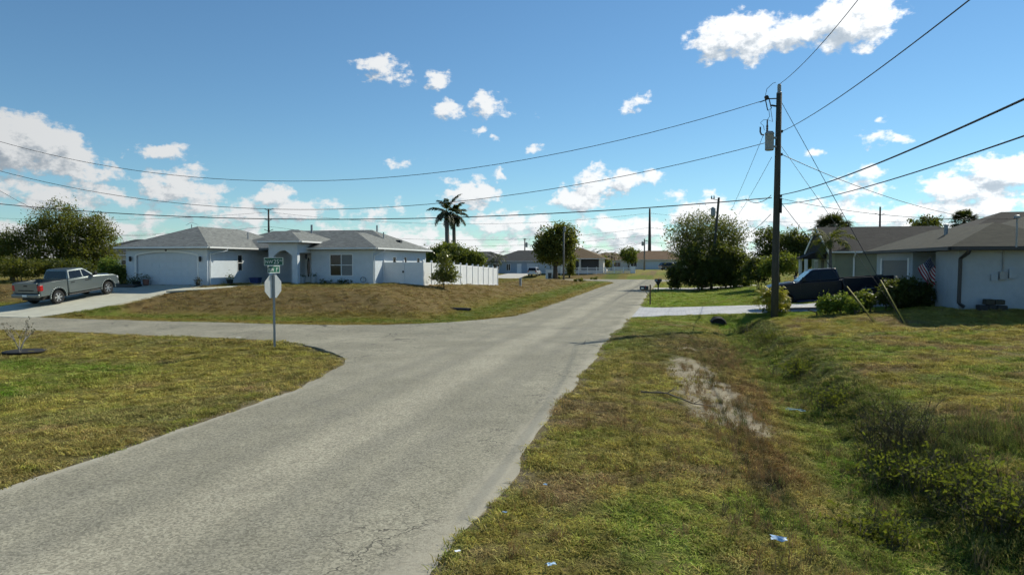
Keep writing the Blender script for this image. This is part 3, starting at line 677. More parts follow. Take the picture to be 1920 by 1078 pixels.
GM = grass_mat('grass_blades')
def clear_of_paving(s, t, margin=0.0):
    ok = ~zone(s, t)
    for P in (DRIVE_A, WALK_A, DRIVE_R, DRIVE_R2, DRIVE_F): ok &= ~inpoly(P, s, t)
    for a, b, c, d in ((-38.2, -31.5, 41.3, 58), (-31.5, -21.6, 46.8, 58), (12, 40, 33.2, 46), (10.5, 40, 50.4, 60)): ok &= ~((s > a) & (s < b) & (t > c) & (t < d))
    return ok
def sample(bands):
    X, Y, K = [], [], []
    for d0, d1, dens, sc in bands:
        n = int(.86 * (d1 * d1 - d0 * d0) * dens); D = np.sqrt(rng.uniform(d0 * d0, d1 * d1, n)); X.append(rng.uniform(-.86, .86, n) * D); Y.append(D); K.append(np.full(n, sc))
    return np.concatenate(X), np.concatenate(Y), np.concatenate(K)
x, y, k = sample([(4.6, 9, 520, 1.0), (9, 15, 300, 1.1), (15, 24, 130, 1.35), (24, 38, 52, 1.7), (38, 60, 18, 2.2), (60, 100, 4, 3.0)])
s, t = ST(x, y); ok = clear_of_paving(s, t); x, y, k, s, t = x[ok], y[ok], k[ok], s[ok], t[ok]
c, fs, _, _, _ = ground_color(s, t)
e = np.full(s.shape, 9.0); q = (t < 62) & (s > -48) & (s < 3); e[q] = polydist(ROAD, s[q], t[q])
clump = fbm(s * 2.2 + 61, t * 2.2 + 17, 3)
mudk = np.exp(-(((s - 1.32 - .05 * (t - 9.9)) / .15) ** 2 + ((t - 9.9) / .7) ** 2))
sapl = G(38, 662, -.1); keep = (np.hypot(x - sapl.x - .15, y - sapl.y) > .68) & (rng.random(len(s)) > np.maximum(fs * .93, mudk))  & (rng.random(len(s)) < .35 + sstep(.0, .5, e)) & (rng.random(len(s)) < .22 + sstep(.34, .56, clump))
x, y, k, s, t, c, e, clump = (a[keep] for a in (x, y, k, s, t, c, e, clump))
z = height(s, t)
z = np.where((s > -41) & (s < -31) & (t > 29) & (t < 42), driveA_z(t) - .02, z); z = np.where((s > -2.1) & (s < 12.6) & (t > 37) & (t < 46), driveR_z(s) - .01, z)
n = len(s); tint = np.where(y[:, None] > 26, rng.uniform(.78, 1.25, (n, 1)), rng.uniform(.40, 1.75, (n, 1))) * (.80 + .45 * sstep(.35, .65, fbm(s * 4 + 3, t * 4 + 8, 2)))[:, None] * (1 + rng.uniform(-.10, .10, (n, 3)))
straw = (rng.random(n) < .30)[:, None]; c = np.where(straw, c * .45 + np.array([.46, .38, .14]) * .55, c)
hgt = k * rng.uniform(.45, 1.0, n) * (.45 + .75 * sstep(.42, .66, clump)) * np.where((s > 2) & (s < 5) & (t < 36), 1.3, 1.0) * np.where(y > 26, .72, 1.0)
proto = blade_tuft('grass_tuft', GM, 14, .085, .022, .075, .0050, 1.7, 3, .5)
scatter('lawn_grass', np.stack([x, y, z], 1), np.stack([rng.normal(0, .12, n), rng.normal(0, .12, n), rng.uniform(0, 6.28, n)], 1), np.stack([k * 1.15, k * 1.15, hgt], 1), np.clip(c * tint, 0, 1), proto, 'short dry olive grass over the verges and lots', 'grass')
# taller rank grass in the ditch and on its bank, and scattered tussocks on the verge
def rank(n, box, hfac, colr, wgt=None):
    s = rng.uniform(box[0], box[1], n); t = rng.uniform(box[2], box[3], n); m = fbm(s * 1.1 + 5, t * 1.1 + 8, 3) > .5 if wgt is None else rng.random(n) < wgt(s, t)
    s, t = s[m], t[m]; p = [W(a, b) for a, b in zip(s, t)]; n = len(s)
    return np.array([(q.x, q.y, zz) for q, zz in zip(p, height(s, t))]).reshape(-1, 3), hfac * rng.uniform(.5, 1.3, n), np.array(colr)[rng.integers(0, len(colr), n)] * rng.uniform(.7, 1.25, (n, 1))
gr = [(.12, .17, .035), (.17, .20, .045), (.085, .125, .03)]; br = [(.25, .145, .07), (.28, .20, .10), (.19, .13, .07)]; dk = [(.075, .08, .035), (.11, .10, .055), (.08, .11, .03)]
parts = [rank(2200, (3.1, 4.4, 5, 36), .36, gr + dk), rank(3000, (3.2, 5.4, 6.5, 12.5), .72, gr + dk), rank(1500, (3.4, 6.4, 8, 14), .75, br + gr, lambda s, t: np.exp(-(((s - 5.6) / .9) ** 2 + ((t - 11) / 2.2) ** 2)) * .8),
         rank(2600, (.6, 3.0, 7, 28), .50, br + dk, lambda s, t: (fbm(s * 1.1 + 71, t * .7 + 33, 3) > .47) * .8), rank(2400, (-1.8, 2.0, 4.5, 13), .42, br + [(.12, .12, .03)], lambda s, t: (fbm(s * 2 + 3, t * 2 + 3, 2) > .62) * .8),
         rank(1500, (.2, 2.0, 10, 24), .45, br, lambda s, t: (fbm(s * 2.4, t * 2.4, 2) > .55) * .7), rank(900, (2.0, 3.4, 20, 35), .36, gr + [(.085, .15, .03)])]
P = np.concatenate([a[0] for a in parts]); hs = np.concatenate([a[1] for a in parts]); cc = np.concatenate([a[2] for a in parts]); n = len(P)
proto2 = blade_tuft('rank_grass_tuft', GM, 16, .11, .10, .42, .0055, .8, 5, .4)
scatter('ditch_grass', P, np.stack([rng.normal(0, .15, n), rng.normal(0, .15, n), rng.uniform(0, 6.28, n)], 1), np.stack([hs, hs, hs], 1), cc, proto2, 'rank long grass and dry tussocks in the roadside ditch', 'grass')

# ================================================================== BUILDINGS
def win(parent, name, O, a, n, w, h, panes, fw=.06, proud=.02, mat_f=None, mat_g=None, rows=1):
    """window frame with its panes as children; O lower-left corner on the wall face, local coords of parent"""
    O, a, n = Vector(O), Vector(a).normalized(), Vector(n).normalized(); up = Vector((0, 0, 1)); mf = mat_f or trim
    def bar(x0, x1, z0, z1, d0=-.09, d1=proud):
        return [O + a * x + up * z + n * d for d, z in ((d1, z0), (d1, z1)) for x in (x0, x1)], [O + a * x + up * z + n * d for d, z in ((d0, z0), (d0, z1)) for x in (x0, x1)]
    m = MB()
    def addbar(*q):
        f, b = bar(*q); m.hexa([f[0], f[1], b[1], b[0], f[2], f[3], b[3], b[2]])
    addbar(0, w, 0, fw); addbar(0, w, h - fw, h); addbar(0, fw, fw, h - fw); addbar(w - fw, w, fw, h - fw)
    for k in range(1, panes): x = w * k / panes; addbar(x - fw * .4, x + fw * .4, fw, h - fw)
    for k in range(1, rows): z = h * k / rows; addbar(fw, w - fw, z - fw * .4, z + fw * .4, -.085, proud - .005)
    fr = m.build(name, mf, parent)
    mats = mat_g if isinstance(mat_g, list) else [mat_g or glass] * (panes * rows)
    for k in range(panes):
        for r_ in range(rows):
            x0, x1 = w * k / panes, w * (k + 1) / panes; z0, z1 = h * r_ / rows, h * (r_ + 1) / rows
            c = [O + a * x + up * z for z in (z0 + .02, z1 - .02) for x in (x0 + .02, x1 - .02)]
            MB().hexa([c[0] - n * .05, c[1] - n * .05, c[1] - n * .07, c[0] - n * .07, c[2] - n * .05, c[3] - n * .05, c[3] - n * .07, c[2] - n * .07]).build('pane', mats[(k * rows + r_) % len(mats)], fr)
    return fr
def lantern(parent, x, y, z, n=(0, -1, 0)):
    n = Vector(n); M = Matrix.Translation(Vector((x, y, z)) + n * .14)
    b = MB().lathe([(.02, .30), (.09, .26), (.10, .22), (.075, .20), (.085, .0), (.05, -.04), (.015, -.08)], 8, M)
    b.tube([Vector((x, y, z + .1)) + n * .0, Vector((x, y, z + .1)) + n * .14], .02, 6)
    return b.build('wall_lantern', plastic, parent)
def gutter(parent, p, q, mat=None, drop=.11):
    p, q = Vector(p), Vector(q); d = (q - p).normalized(); o = Vector((d.y, -d.x, 0)); m = MB()
    c = [p + o * .002, p + o * .11, p + o * .11 - Vector((0, 0, drop)), p + o * .002 - Vector((0, 0, drop))]; e = [v + (q - p) for v in c]
    m.hexa([c[3], c[2], e[2], e[3], c[0], c[1], e[1], e[0]]); return m.build('gutter', mat or trim, parent)
def downpipe(parent, pts, mat=None, r=.045): return MB().tube(pts, r, 6).build('downspout', mat or trim, parent)
def vent_pipe(parent, x, y, z, h=.45, r=.05, mat=None): return MB().lathe([(r, -.3), (r, h), (r * .8, h)], 10, Matrix.Translation((x, y, z))).build('vent_pipe', mat or galv_d, parent)

# ---- house A: long white house on the mound
ZA = 1.35; s0, t0 = -38.2, 41.3
hA = grid_empty('house', s0, t0, ZA, 'long white stucco house with pale grey shingle hip roofs and double garage', 'house')
EA = 2.52                                    # eave height above pad
X = (1, 0, 0); Y = (0, 1, 0); nF = (0, -1, 0); nR = (1, 0, 0); nL = (-1, 0, 0)
m = MB()
m.wall((0, 0, 0), X, 6.7, EA + .05, [(.88, 5.86, 0, 2.36)], nF, .16, -.6)
m.wall((6.7, 0, 0), Y, 8.2, EA + .05, [(3.35, 4.0, .95, 2.15)], nR, .1, -.6)
m.wall((0, 0, 0), Y, 17, EA + .05, [], nL, .1, -.6)
m.wall((6.7, 7.6, 0), X, 4.9, EA + .05, [(3.05, 4.45, 0, 2.3)], nF, .12, -.6)       # entry wall
m.wall((11.55, 5.5, 0), X, 5.05, EA + .05, [(1.50, 3.42, .55, 2.22)], nF, .1, -.6)   # right wing front
m.wall((11.55, 5.5, 0), Y, 2.1, EA + .05, [], nL, .1, -.6)
m.wall((16.6, 5.5, 0), Y, 11.0, EA + .05, [(3.6, 4.3, 1.35, 2.05), (5.9, 6.5, 1.35, 2.05), (8.8, 9.5, 1.3, 2.0)], nR, .1, -.6)
m.wall((0, 16.5, 0), X, 16.6, EA + .05, [], (0, 1, 0), .1, -.6)
m.build('wall', stucco, hA)
# garage door with its sections, low arch above
dr = MB().box(.88, 5.86, .15, .19, .01, 2.36).build('garage_door', doorpaint, hA)
for k in range(4):
    z_ = .03 + k * .545; b = MB().box(.92, 5.82, .10, .149, z_, z_ + .53)
    for j in range(8): b.box(.99 + j * .605, .99 + j * .605 + .50, .086, .0995, z_ + .09, z_ + .44)
    b.build('door_section', doorpaint, dr)
arc = [(.88, 2.365)] + [(.88 + 4.98 * k / 16, 2.06 + .26 * math.sin(math.pi * k / 16) ** .8) for k in range(17)] + [(5.86, 2.365)]
MB().prism(arc, lambda a, z: (a, -.002, z), lambda a, z: (a, .09, z)).build('door_arch', stucco, hA)
tr = MB(); pts = [(.80, 0)] + [(.80, 2.0)] + [(.88 + 4.98 * k / 16, 2.12 + .26 * math.sin(math.pi * k / 16) ** .8) for k in range(17)] + [(5.94, 2.0), (5.94, 0)]
for (a0, b0), (a1, b1) in zip(pts, pts[1:]):
    d = Vector((a1 - a0, 0, b1 - b0)).normalized(); q = Vector((-d.z, 0, d.x)) * .07; p0, p1 = Vector((a0, 0, b0)), Vector((a1, 0, b1))
    tr.hexa([p0 + Vector((0, -.03, 0)) - q, p0 + Vector((0, -.03, 0)) + q, p0 + Vector((0, -.004, 0)) + q, p0 + Vector((0, -.004, 0)) - q, p1 + Vector((0, -.03, 0)) - q, p1 + Vector((0, -.03, 0)) + q, p1 + Vector((0, -.004, 0)) + q, p1 + Vector((0, -.004, 0)) - q])
tr.build('door_surround', trim, hA)
lantern(hA, .48, 0, 1.72); lantern(hA, 6.22, 0, 1.70)
MB().box(3.3, 3.45, -.05, 0, 2.38, 2.48).build('house_number', trim_dark, hA)
win(hA, 'window', (6.7, 3.35, .95), Y, nR, .65, 1.2, 1, .05, rows=2, mat_f=trim)
win(hA, 'window', (13.05, 5.5, .55), X, nF, 1.92, 1.67, 2, .07, rows=2, mat_g=[glass, glass, blind, blind])
for y_, w_ in ((3.6, .7), (5.9, .6), (8.8, .7)): win(hA, 'window', (16.6, 5.5 + y_, 1.35 if w_ < .65 or y_ < 4 else 1.3), Y, nR, w_, .7, 1, .05)
# entrance doors
ed_ = MB().box(9.75, 11.15, 7.62, 7.68, 0, 2.3).build('front_door', trim, hA)
for k in (0, 1):
    x_ = 9.80 + k * .66
    MB().box(x_, x_ + .62, 7.59, 7.62, .03, 2.26).build('door_leaf', trim, ed_)
    MB().prism([(x_ + .31 + .13 * math.cos(w), 1.2 + .78 * math.sin(w)) for w in np.linspace(0, 2 * math.pi, 17)[:-1]], lambda a, z: (a, 7.575, z), lambda a, z: (a, 7.592, z)).build('door_glass', glass, ed_)
win(hA, 'window', (11.2, 7.6, .05), X, nF, .3, 2.2, 1, .04)
# portico: arched front on two piers with its own hip roof
px0, px1, py0, py1, pz = 9.15, 11.5, 3.6, 6.9, 3.02
arch = [(px0, 0), (px0, pz), (px1, pz), (px1, 0), (px1 - .42, 0), (px1 - .42, 2.05)] + [(px0 + .42 + (px1 - px0 - .84) * (1 - k / 12), 2.05 + .42 * math.sin(math.pi * k / 12)) for k in range(1, 12)] + [(px0 + .42, 2.05), (px0 + .42, 0)]
MB().prism(arch, lambda a, z: (a, py0, z), lambda a, z: (a, py0 + .34, z)).build('portico_front', stucco, hA)
sid = [(py0 + .345, 2.3), (py0 + .345, pz), (py1, pz), (py1, 2.3)]
for xx in (px0 + .003, px1 - .303): MB().prism(sid, lambda a, z, xx=xx: (xx, a, z), lambda a, z, xx=xx: (xx + .3, a, z)).build('portico_beam', stucco, hA)
MB().box(px0 + .003, px0 + .3, py1 - .35, py1, 0, 2.3).build('column', stucco, hA); MB().box(px1 - .3, px1 - .003, py1 - .35, py1, 0, 2.3).build('column', stucco, hA)
lantern(hA, px1, 4.6, 1.9, nR)
porch = MB().box(7.2, 11.5, 3.5, 7.58, -.3, .03).build('porch_floor', concrete, hA)
# roofs
def roof_part(parent, mats, *hips):
    for k, (a, kw) in enumerate(hips):
        MB().hip(*a, **kw).build('roof', mats, parent)
OV = .5
roof_part(hA, roofA, ((-OV, 16.6 + OV, 8.9, 16.5 + OV, EA), {}), ((-OV, 6.7 + OV, -OV, 12.5, EA + .004), {}), ((11.55 - OV, 16.6 + OV, 5.5 - OV, 12.6, EA + .008), {}), ((px0 - .55, px1 + .55, py0 - .5, 9.6, pz - .02), {}), ((4.0, 12.2, 5.2, 12.7, EA + .012), {}))
for a_, b_ in (((-OV, -OV), (6.7 + OV, -OV)), ((6.7 + OV, -OV), (6.7 + OV, 6.4)), ((11.55 - OV, 5.5 - OV), (16.6 + OV, 5.5 - OV)), ((16.6 + OV, 5.5 - OV), (16.6 + OV, 16.5))):
    gutter(hA, (*a_, EA + .15), (*b_, EA + .15))
for a_, b_ in (((px0 - .55, py0 - .5), (px1 + .55, py0 - .5)), ((px1 + .55, py0 - .5), (px1 + .55, 7.6))): gutter(hA, (*a_, pz + .12), (*b_, pz + .12))
downpipe(hA, [(7.26, 1.4, EA + .05), (7.26, 1.4, EA - .1), (6.76, .25, EA - .35), (6.76, .2, .1), (6.9, .1, .04)])
downpipe(hA, [(17.16, 6.3, EA + .05), (17.16, 6.3, EA - .1), (16.66, 5.6, EA - .42), (16.66, 5.56, .1), (16.85, 5.4, .04)])
vent_pipe(hA, 5.4, 6.6, EA + 1.0); vent_pipe(hA, 7.9, 12.0, EA + 1.7, .6, .09); vent_pipe(hA, 13.0, 14.1, EA + 1.5, .8, .07); vent_pipe(hA, 14.9, 11.2, EA + 1.05, .5)
MB().box(15.4, 15.8, 12.6, 13.0, EA + .55, EA + .95).build('roof_vent', trim_dark, hA)
mp_ = MB().lathe([(.03, 0), (.03, .8)], 8, Matrix.Translation((2.0, 4.4, EA + 1.2))); mp_.tube([(1.5, 4.4, EA + 1.95), (2.0, 4.4, EA + 2.15), (2.6, 4.4, EA + 1.95)], .012, 5)
mp_.build('antenna', galv_d, hA)

# ---- things along house A
def pot(name, label, s, t, z, r, h, mat, plant=None, group=None, lobes=None):
    e_ = grid_empty(name, s, t, z, label, 'planter', group)
    MB().lathe([(r * .72, 0), (r * .8, .02), (r, h * .92), (r * 1.08, h * .93), (r * 1.08, h), (r * .9, h), (r * .88, h * .85)], 16).build('pot', mat, e_, auto=True)
    return e_

# ---- white vinyl fence
fz = lambda t: float(prof(t, [47, 49, 55, 71.5], [1.12, 1.10, .98, .47]))
fe_ = grid_empty('privacy_fence', -18.4, 48.6, 0, 'tall white vinyl privacy fence with gates beside the white house', 'fence')
def post(x, y, z, h=1.95, r=.065):
    b = MB().box(x - r, x + r, y - r, y + r, z - .3, z + h); b.v += [(x - r * 1.3, y - r * 1.3, z + h), (x + r * 1.3, y - r * 1.3, z + h), (x + r * 1.3, y + r * 1.3, z + h), (x - r * 1.3, y + r * 1.3, z + h), (x, y, z + h + .09)]
    i = len(b.v) - 5; b.f += [(i, i + 1, i + 4), (i + 1, i + 2, i + 4), (i + 2, i + 3, i + 4), (i + 3, i, i + 4), (i + 3, i + 2, i + 1, i)]
    b.build('post', vinyl, fe_)
def panel(x0, y0, z0, x1, y1, z1, name='panel', hh=1.83):
    d = Vector((x1 - x0, y1 - y0, 0)); L = d.length; d.normalize(); q = Vector((-d.y, d.x, 0)); z_ = min(z0, z1) if name == 'gate' else (z0 + z1) / 2
    P = lambda a, w, z: Vector((x0, y0, 0)) + d * a + q * w + Vector((0, 0, z))
    def bx(b, a0, a1, w, q0, q1): b.hexa([P(a0, -w, q0), P(a1, -w, q0), P(a1, w, q0), P(a0, w, q0), P(a0, -w, q1), P(a1, -w, q1), P(a1, w, q1), P(a0, w, q1)])
    nb = max(3, int(L / .29)); b = MB()
    bx(b, .06, L - .06, .012, z_ + .10, z_ + hh - .06)
    for k in range(nb): a0 = .06 + (L - .12) * k / nb; bx(b, a0 + .012, a0 + (L - .12) / nb - .012, .018, z_ + .14, z_ + hh - .12)
    pn = b.build(name, vinyl, fe_)
    for zz in (z_ + .04, z_ + hh - .13): r_ = MB(); bx(r_, .06, L - .06, .03, zz, zz + .14); r_.build('rail', vinyl, pn)
    return pn
xs = [-3.15, -1.55, 0]
for x_ in xs: post(x_, 0, fz(48.6))
for a_, b_ in zip(xs, xs[1:]): panel(a_, 0, fz(48.6), b_, 0, fz(48.6), 'gate')
ys = np.linspace(0, 22.4, 13)
for y_ in ys[1:]: post(0, y_, fz(48.6 + y_))
for a_, b_ in zip(ys, ys[1:]): panel(0, a_, fz(48.6 + a_), 0, b_, fz(48.6 + b_))
MB().box(-1.62, -1.5, -.10, -.066, fz(48.6) + 1.05, fz(48.6) + 1.2).build('gate_latch', plastic, fe_)

# ---- house R1: grey house at the right edge
Z1 = .91
h1 = grid_empty('house', 12.05, 33.3, Z1, 'grey stucco house with brown shingle hip roof at the right edge', 'house')
E1 = 2.53; m = MB()
m.wall((0, 0, 0), X, 4.4, E1 + .05, [], nF, .1, -.8)
m.wall((4.4, 0.8, 0), X, 18, E1 + .05, [], nF, .1, -.8); m.wall((4.4, 0, 0), Y, .8, E1 + .05, [], nR, .1, -.8)
m.wall((0, 0, 0), Y, 2.7, E1 + .05, [], nL, .1, -.8)
m.wall((0, 2.7, 0), X, 1.9, E1 + .05, [], (0, 1, 0), .1, -.8); m.wall((1.9, 2.7, 0), Y, 3.2, E1 + .05, [(.6, 1.6, 0, 2.1)], nL, .1, -.8)
m.wall((0, 5.9, 0), X, 1.9, E1 + .05, [], nF, .1, -.8)
m.wall((0, 5.9, 0), Y, 6.4, E1 + .05, [(.75, 5.3, 0, 2.13)], nL, .12, -.8)
m.wall((0, 12.3, 0), X, 23, E1 + .05, [], (0, 1, 0), .1, -.8)
m.build('wall', stucco_grey, h1)
gd = MB().box(.10, .14, 6.65, 11.2, .01, 2.13).build('garage_door', doorgrey, h1)
for k in range(4): MB().box(.05, .099, 6.69, 11.16, .03 + k * .525, .03 + k * .525 + .50).build('door_section', doorgrey, gd)
MB().box(-.03, -.003, 6.42, 6.62, 0, 2.25).build('door_trim', trim, h1); MB().box(-.03, -.003, 11.22, 11.42, 0, 2.25).build('door_trim', trim, h1)
MB().box(1.82, 1.88, 3.3, 4.3, 0, 2.1).build('front_door', trim_dark, h1)
MB().hip(-.55, 4.95, -.6, 12.85, E1).build('roof', roofR1, h1)
MB().hip(2.1, 24, .25, 13.6, E1 + .006).build('roof', roofR1, h1)
gutter(h1, (-.55, -.6, E1 + .155), (4.95, -.6, E1 + .155), trim_dark, .15); gutter(h1, (-.55, 12.85, E1 + .155), (-.55, -.6, E1 + .155), trim_dark, .15)
gutter(h1, (4.97, .23, E1 + .155), (24, .23, E1 + .155), trim_dark, .15)
downpipe(h1, [(.15, -.68, E1 + .02), (.12, -.6, E1 - .12), (.02, -.10, E1 - .35), (.0, -.08, .25), (.2, -.14, .08)], trim_dark, .085)
MB().box(1.52, 1.80, -.14, -.003, 1.28, 1.62).build('meter_box', galv_d, h1); MB().box(1.88, 2.14, -.12, -.003, 1.34, 1.72).build('meter_box', stucco_grey, h1); MB().box(1.22, 1.46, -.10, -.003, 1.22, 1.5).build('meter_box', stucco_grey, h1)
MB().tube([(1.68, -.05, 1.6), (1.68, -.05, E1 + .1)], .03, 8).build('conduit', galv_d, h1)
mast = MB().tube([(1.85, -.74, E1 + .1), (1.85, -.74, E1 + 1.35)], .035, 8); mast.lathe([(.03, 0), (.12, .02), (.11, .12), (.03, .16)], 10, Matrix.Translation((1.85, -.74, E1 + 1.3))); mast.build('service_mast', galv_d, h1)
MAST_TOP = W(12.05 + 1.85, 33.3 - .74, Z1 + E1 + 1.3)
for x_, y_ in ((1.2, 5.0),): MB().lathe([(.09, -.2), (.09, .35), (.13, .36), (.13, .42), (.02, .46)], 10, Matrix.Translation((x_, y_, E1 + .95))).build('roof_vent', galv_d, h1)

# ---- flag on the grey house
def flag_mat():
    m = bpy.data.materials.new('flag_cloth'); m.use_nodes = True; nt = m.node_tree; b = nt.nodes['Principled BSDF']
    uv = N(nt, 'ShaderNodeAttribute', attribute_name='fuv'); sp = nt.nodes.new('ShaderNodeSeparateXYZ'); nt.links.new(uv.outputs['Vector'], sp.inputs[0]); u, v = sp.outputs[0], sp.outputs[1]
    st = math_node(nt, 'GREATER_THAN', math_node(nt, 'FRACT', math_node(nt, 'MULTIPLY', v, 6.5)), .5)
    col = mixcol(nt, st, (.33, .02, .035), (.62, .62, .64))
    canton = math_node(nt, 'MULTIPLY', math_node(nt, 'LESS_THAN', u, .40), math_node(nt, 'GREATER_THAN', v, 6 / 13))
    cv = nt.nodes.new('ShaderNodeCombineXYZ'); nt.links.new(math_node(nt, 'SUBTRACT', math_node(nt, 'FRACT', math_node(nt, 'MULTIPLY', u, 15)), .5), cv.inputs[0]); nt.links.new(math_node(nt, 'SUBTRACT', math_node(nt, 'FRACT', math_node(nt, 'MULTIPLY', v, 10)), .5), cv.inputs[1])
    ln = N(nt, 'ShaderNodeVectorMath', operation='LENGTH'); nt.links.new(cv.outputs[0], ln.inputs[0]); star = math_node(nt, 'LESS_THAN', ln.outputs['Value'], .24)
    col = mixcol(nt, canton, col, mixcol(nt, star, (.012, .02, .10), (.62, .62, .64)))
    nt.links.new(col, b.inputs['Base Color']); b.inputs['Roughness'].default_value = .8; return m
fl = empty('flag', atd(1736, 482, 32.3), 0, 'drooping star-spangled striped flag hanging from an angled staff', 'flag')
gx = 24; gy = 16; V = []; UV = []; FF = []; FD = 32.3
FA, FB, FC, FE = (atd(*q, FD) - fl.location for q in ((1744, 482), (1721, 503), (1767, 522), (1746, 541)))
for i in range(gx):
    for j in range(gy):
        u, v = i / (gx - 1), j / (gy - 1); p_ = FB.lerp(FE, u).lerp(FA.lerp(FC, u), v)
        V.append((p_.x, p_.y + .07 * math.sin(u * 8 + v * 6) * (.3 + u), p_.z - .10 * math.sin(u * 3.1) * (1 - v) + .03 * math.sin(v * 9 + u * 4))); UV.append((u, v, 0))
for i in range(gx - 1):
    for j in range(gy - 1): a = i * gy + j; FF.append((a, a + gy, a + gy + 1, a + 1))
fb = MB(); fb.v = V; fb.f = FF; cl = fb.build('cloth', flag_mat(), fl, smooth=True)
at = cl.data.attributes.new('fuv', 'FLOAT_VECTOR', 'POINT'); at.data.foreach_set('vector', np.array(UV, np.float32).ravel())
so = cl.modifiers.new('solid', 'SOLIDIFY'); so.thickness = .004
MB().tube([tuple(atd(1715, 474, FD) - fl.location), tuple(FA), tuple(atd(1768, 503, FD + .8) - fl.location)], .014, 6).build('staff', galv_d, fl)

# ---- house R2: sage house with dark roof behind the dark truck
Z2 = .92; h2 = grid_empty('house', 10.8, 50.9, Z2, 'sage stucco house with dark shingle roof and white gable trim', 'house')
E2 = 2.62; m = MB()
m.wall((0, 0, 0), X, 26, E2 + .05, [], nF, .1, -.8); m.wall((0, 0, 0), Y, 8.0, E2 + .05, [(1.0, 2.2, .2, 2.2), (3.4, 4.4, 0, 2.2), (5.6, 6.8, .7, 2.2)], nL, .1, -.8); m.wall((0, 8, 0), X, 26, E2 + .05, [], (0, 1, 0), .1, -.8)
m.quad((-.003, -.4, E2), (-.003, 8.4, E2), (-.003, 4.0, E2 + .16 + 4.4 * 5 / 12 - .08))
m.build('wall', stucco_green, h2)
MB().hip(-.45, 12, -.45, 8.45, E2, gable='a').build('roof', roofR2, h2)
MB().hip(5.6, 27, -.6, 13.5, E2 + .006).build('roof', roofR2, h2)
for y0_, y1_ in ((-.45, 4.0), (8.45, 4.0)):
    z0_, z1_ = E2 + .16, E2 + .16 + 4.45 * 5 / 12
    MB().hexa([(-.50, y0_, z0_ - .2), (-.455, y0_, z0_ - .2), (-.455, y1_, z1_ - .2), (-.50, y1_, z1_ - .2), (-.50, y0_, z0_ + .02), (-.455, y0_, z0_ + .02), (-.455, y1_, z1_ + .02), (-.50, y1_, z1_ + .02)]).build('rake_board', trim, h2)
gutter(h2, (-.45, -.45, E2 + .15), (12, -.45, E2 + .15)); downpipe(h2, [(1.2, -.52, E2), (1.2, -.06, E2 - .3), (1.2, -.06, 0)], r=.06)
downpipe(h2, [(6.6, -.2, E2), (6.6, -.06, E2 - .3), (6.6, -.06, 0)], r=.08)
win(h2, 'window', (0, 1.0, .2), Y, nL, 1.2, 2.0, 2, .08); win(h2, 'window', (0, 5.6, .7), Y, nL, 1.2, 1.5, 2, .08)
MB().box(-.02, .05, 3.4, 4.4, 0, 2.2).build('front_door', trim_dark, h2)
pg = MB().hip(-1.6, .6, 2.6, 5.2, E2 - .35, gable='ab', th=.12).build('porch_roof', roofR2, h2); pg.scale = (1, 1, 1)
for y_ in (2.75, 5.05): MB().box(-1.45, -1.25, y_ - .1, y_ + .1, -.2, E2 - .36).build('column', trim, h2)
MB().box(8.2, 8.6, 1.4, 1.8, E2 + 1.0, E2 + 1.4).build('roof_vent', galv_d, h2); vent_pipe(h2, 7.4, 1.7, E2 + 1.0, .4)

# ---- houses beyond the cross street
def far_house(label, px, D, w, d, wallm, roofm, base_z=.62, feats=(), eave=2.5, pitch=.40, rz=None, name='house', wings=()):
    p = GD(px, D); e_ = empty(name, (p.x, p.y, base_z), -GA if rz is None else rz, label, 'house')
    holes = [f[1:] for f in feats if f[0] in 'wgdp']
    m = MB(); m.wall((-w / 2, 0, 0), X, w, eave + .05, holes, nF, .15, -.5); m.wall((w / 2, 0, 0), Y, d, eave + .05, [], nR, .1, -.5); m.wall((-w / 2, 0, 0), Y, d, eave + .05, [], nL, .1, -.5); m.wall((-w / 2, d, 0), X, w, eave + .05, [], (0, 1, 0), .1, -.5)
    m.build('wall', wallm, e_); MB().hip(-w / 2 - .5, w / 2 + .5, -.5, d + .5, eave, pitch).build('roof', roofm, e_)
    for k, (x0, x1, y0, y1, dz) in enumerate(wings): MB().hip(x0, x1, y0, y1, eave + .01 + dz, pitch).build('roof', roofm, e_)
    gutter(e_, (-w / 2 - .5, -.5, eave + .15), (w / 2 + .5, -.5, eave + .15))
    for f in feats:
        k, x0, x1, z0, z1 = f
        if k == 'w': win(e_, 'window', (-w / 2 + x0, 0, z0), X, nF, x1 - x0, z1 - z0, 2, .08)
        elif k == 'g':
            g_ = MB().box(-w / 2 + x0, -w / 2 + x1, .10, .14, z0, z1).build('garage_door', doorpaint, e_)
            for q in range(4): MB().box(-w / 2 + x0 + .04, -w / 2 + x1 - .04, .06, .099, z0 + .03 + q * (z1 - z0) / 4, z0 + (q + 1) * (z1 - z0) / 4).build('door_section', doorpaint, g_)
        elif k == 'd': MB().box(-w / 2 + x0, -w / 2 + x1, .05, .12, z0, z1).build('front_door', trim, e_)
        elif k == 'p': MB().box(-w / 2 + x0, -w / 2 + x1, .6, .64, z0, z1).build('porch_screen', trim_dark, e_)
    return e_
hF1 = far_house('slate roofed house with pale blue garage behind the white parked car', 985, 146, 16.5, 11, stucco_blue, roofF, .62, [('w', 1.0, 2.6, .8, 2.1), ('w', 4.0, 5.0, .6, 2.1), ('d', 6.4, 7.4, 0, 2.1), ('g', 8.6, 13.6, 0, 2.15)])
hF0 = far_house('dark roofed house half hidden behind the white fence end', 893, 150, 14, 10, stucco_blue, roofF, .60, [('w', 8, 10, .8, 2.1)], wings=((-3, 6, -3, 7, .0),))
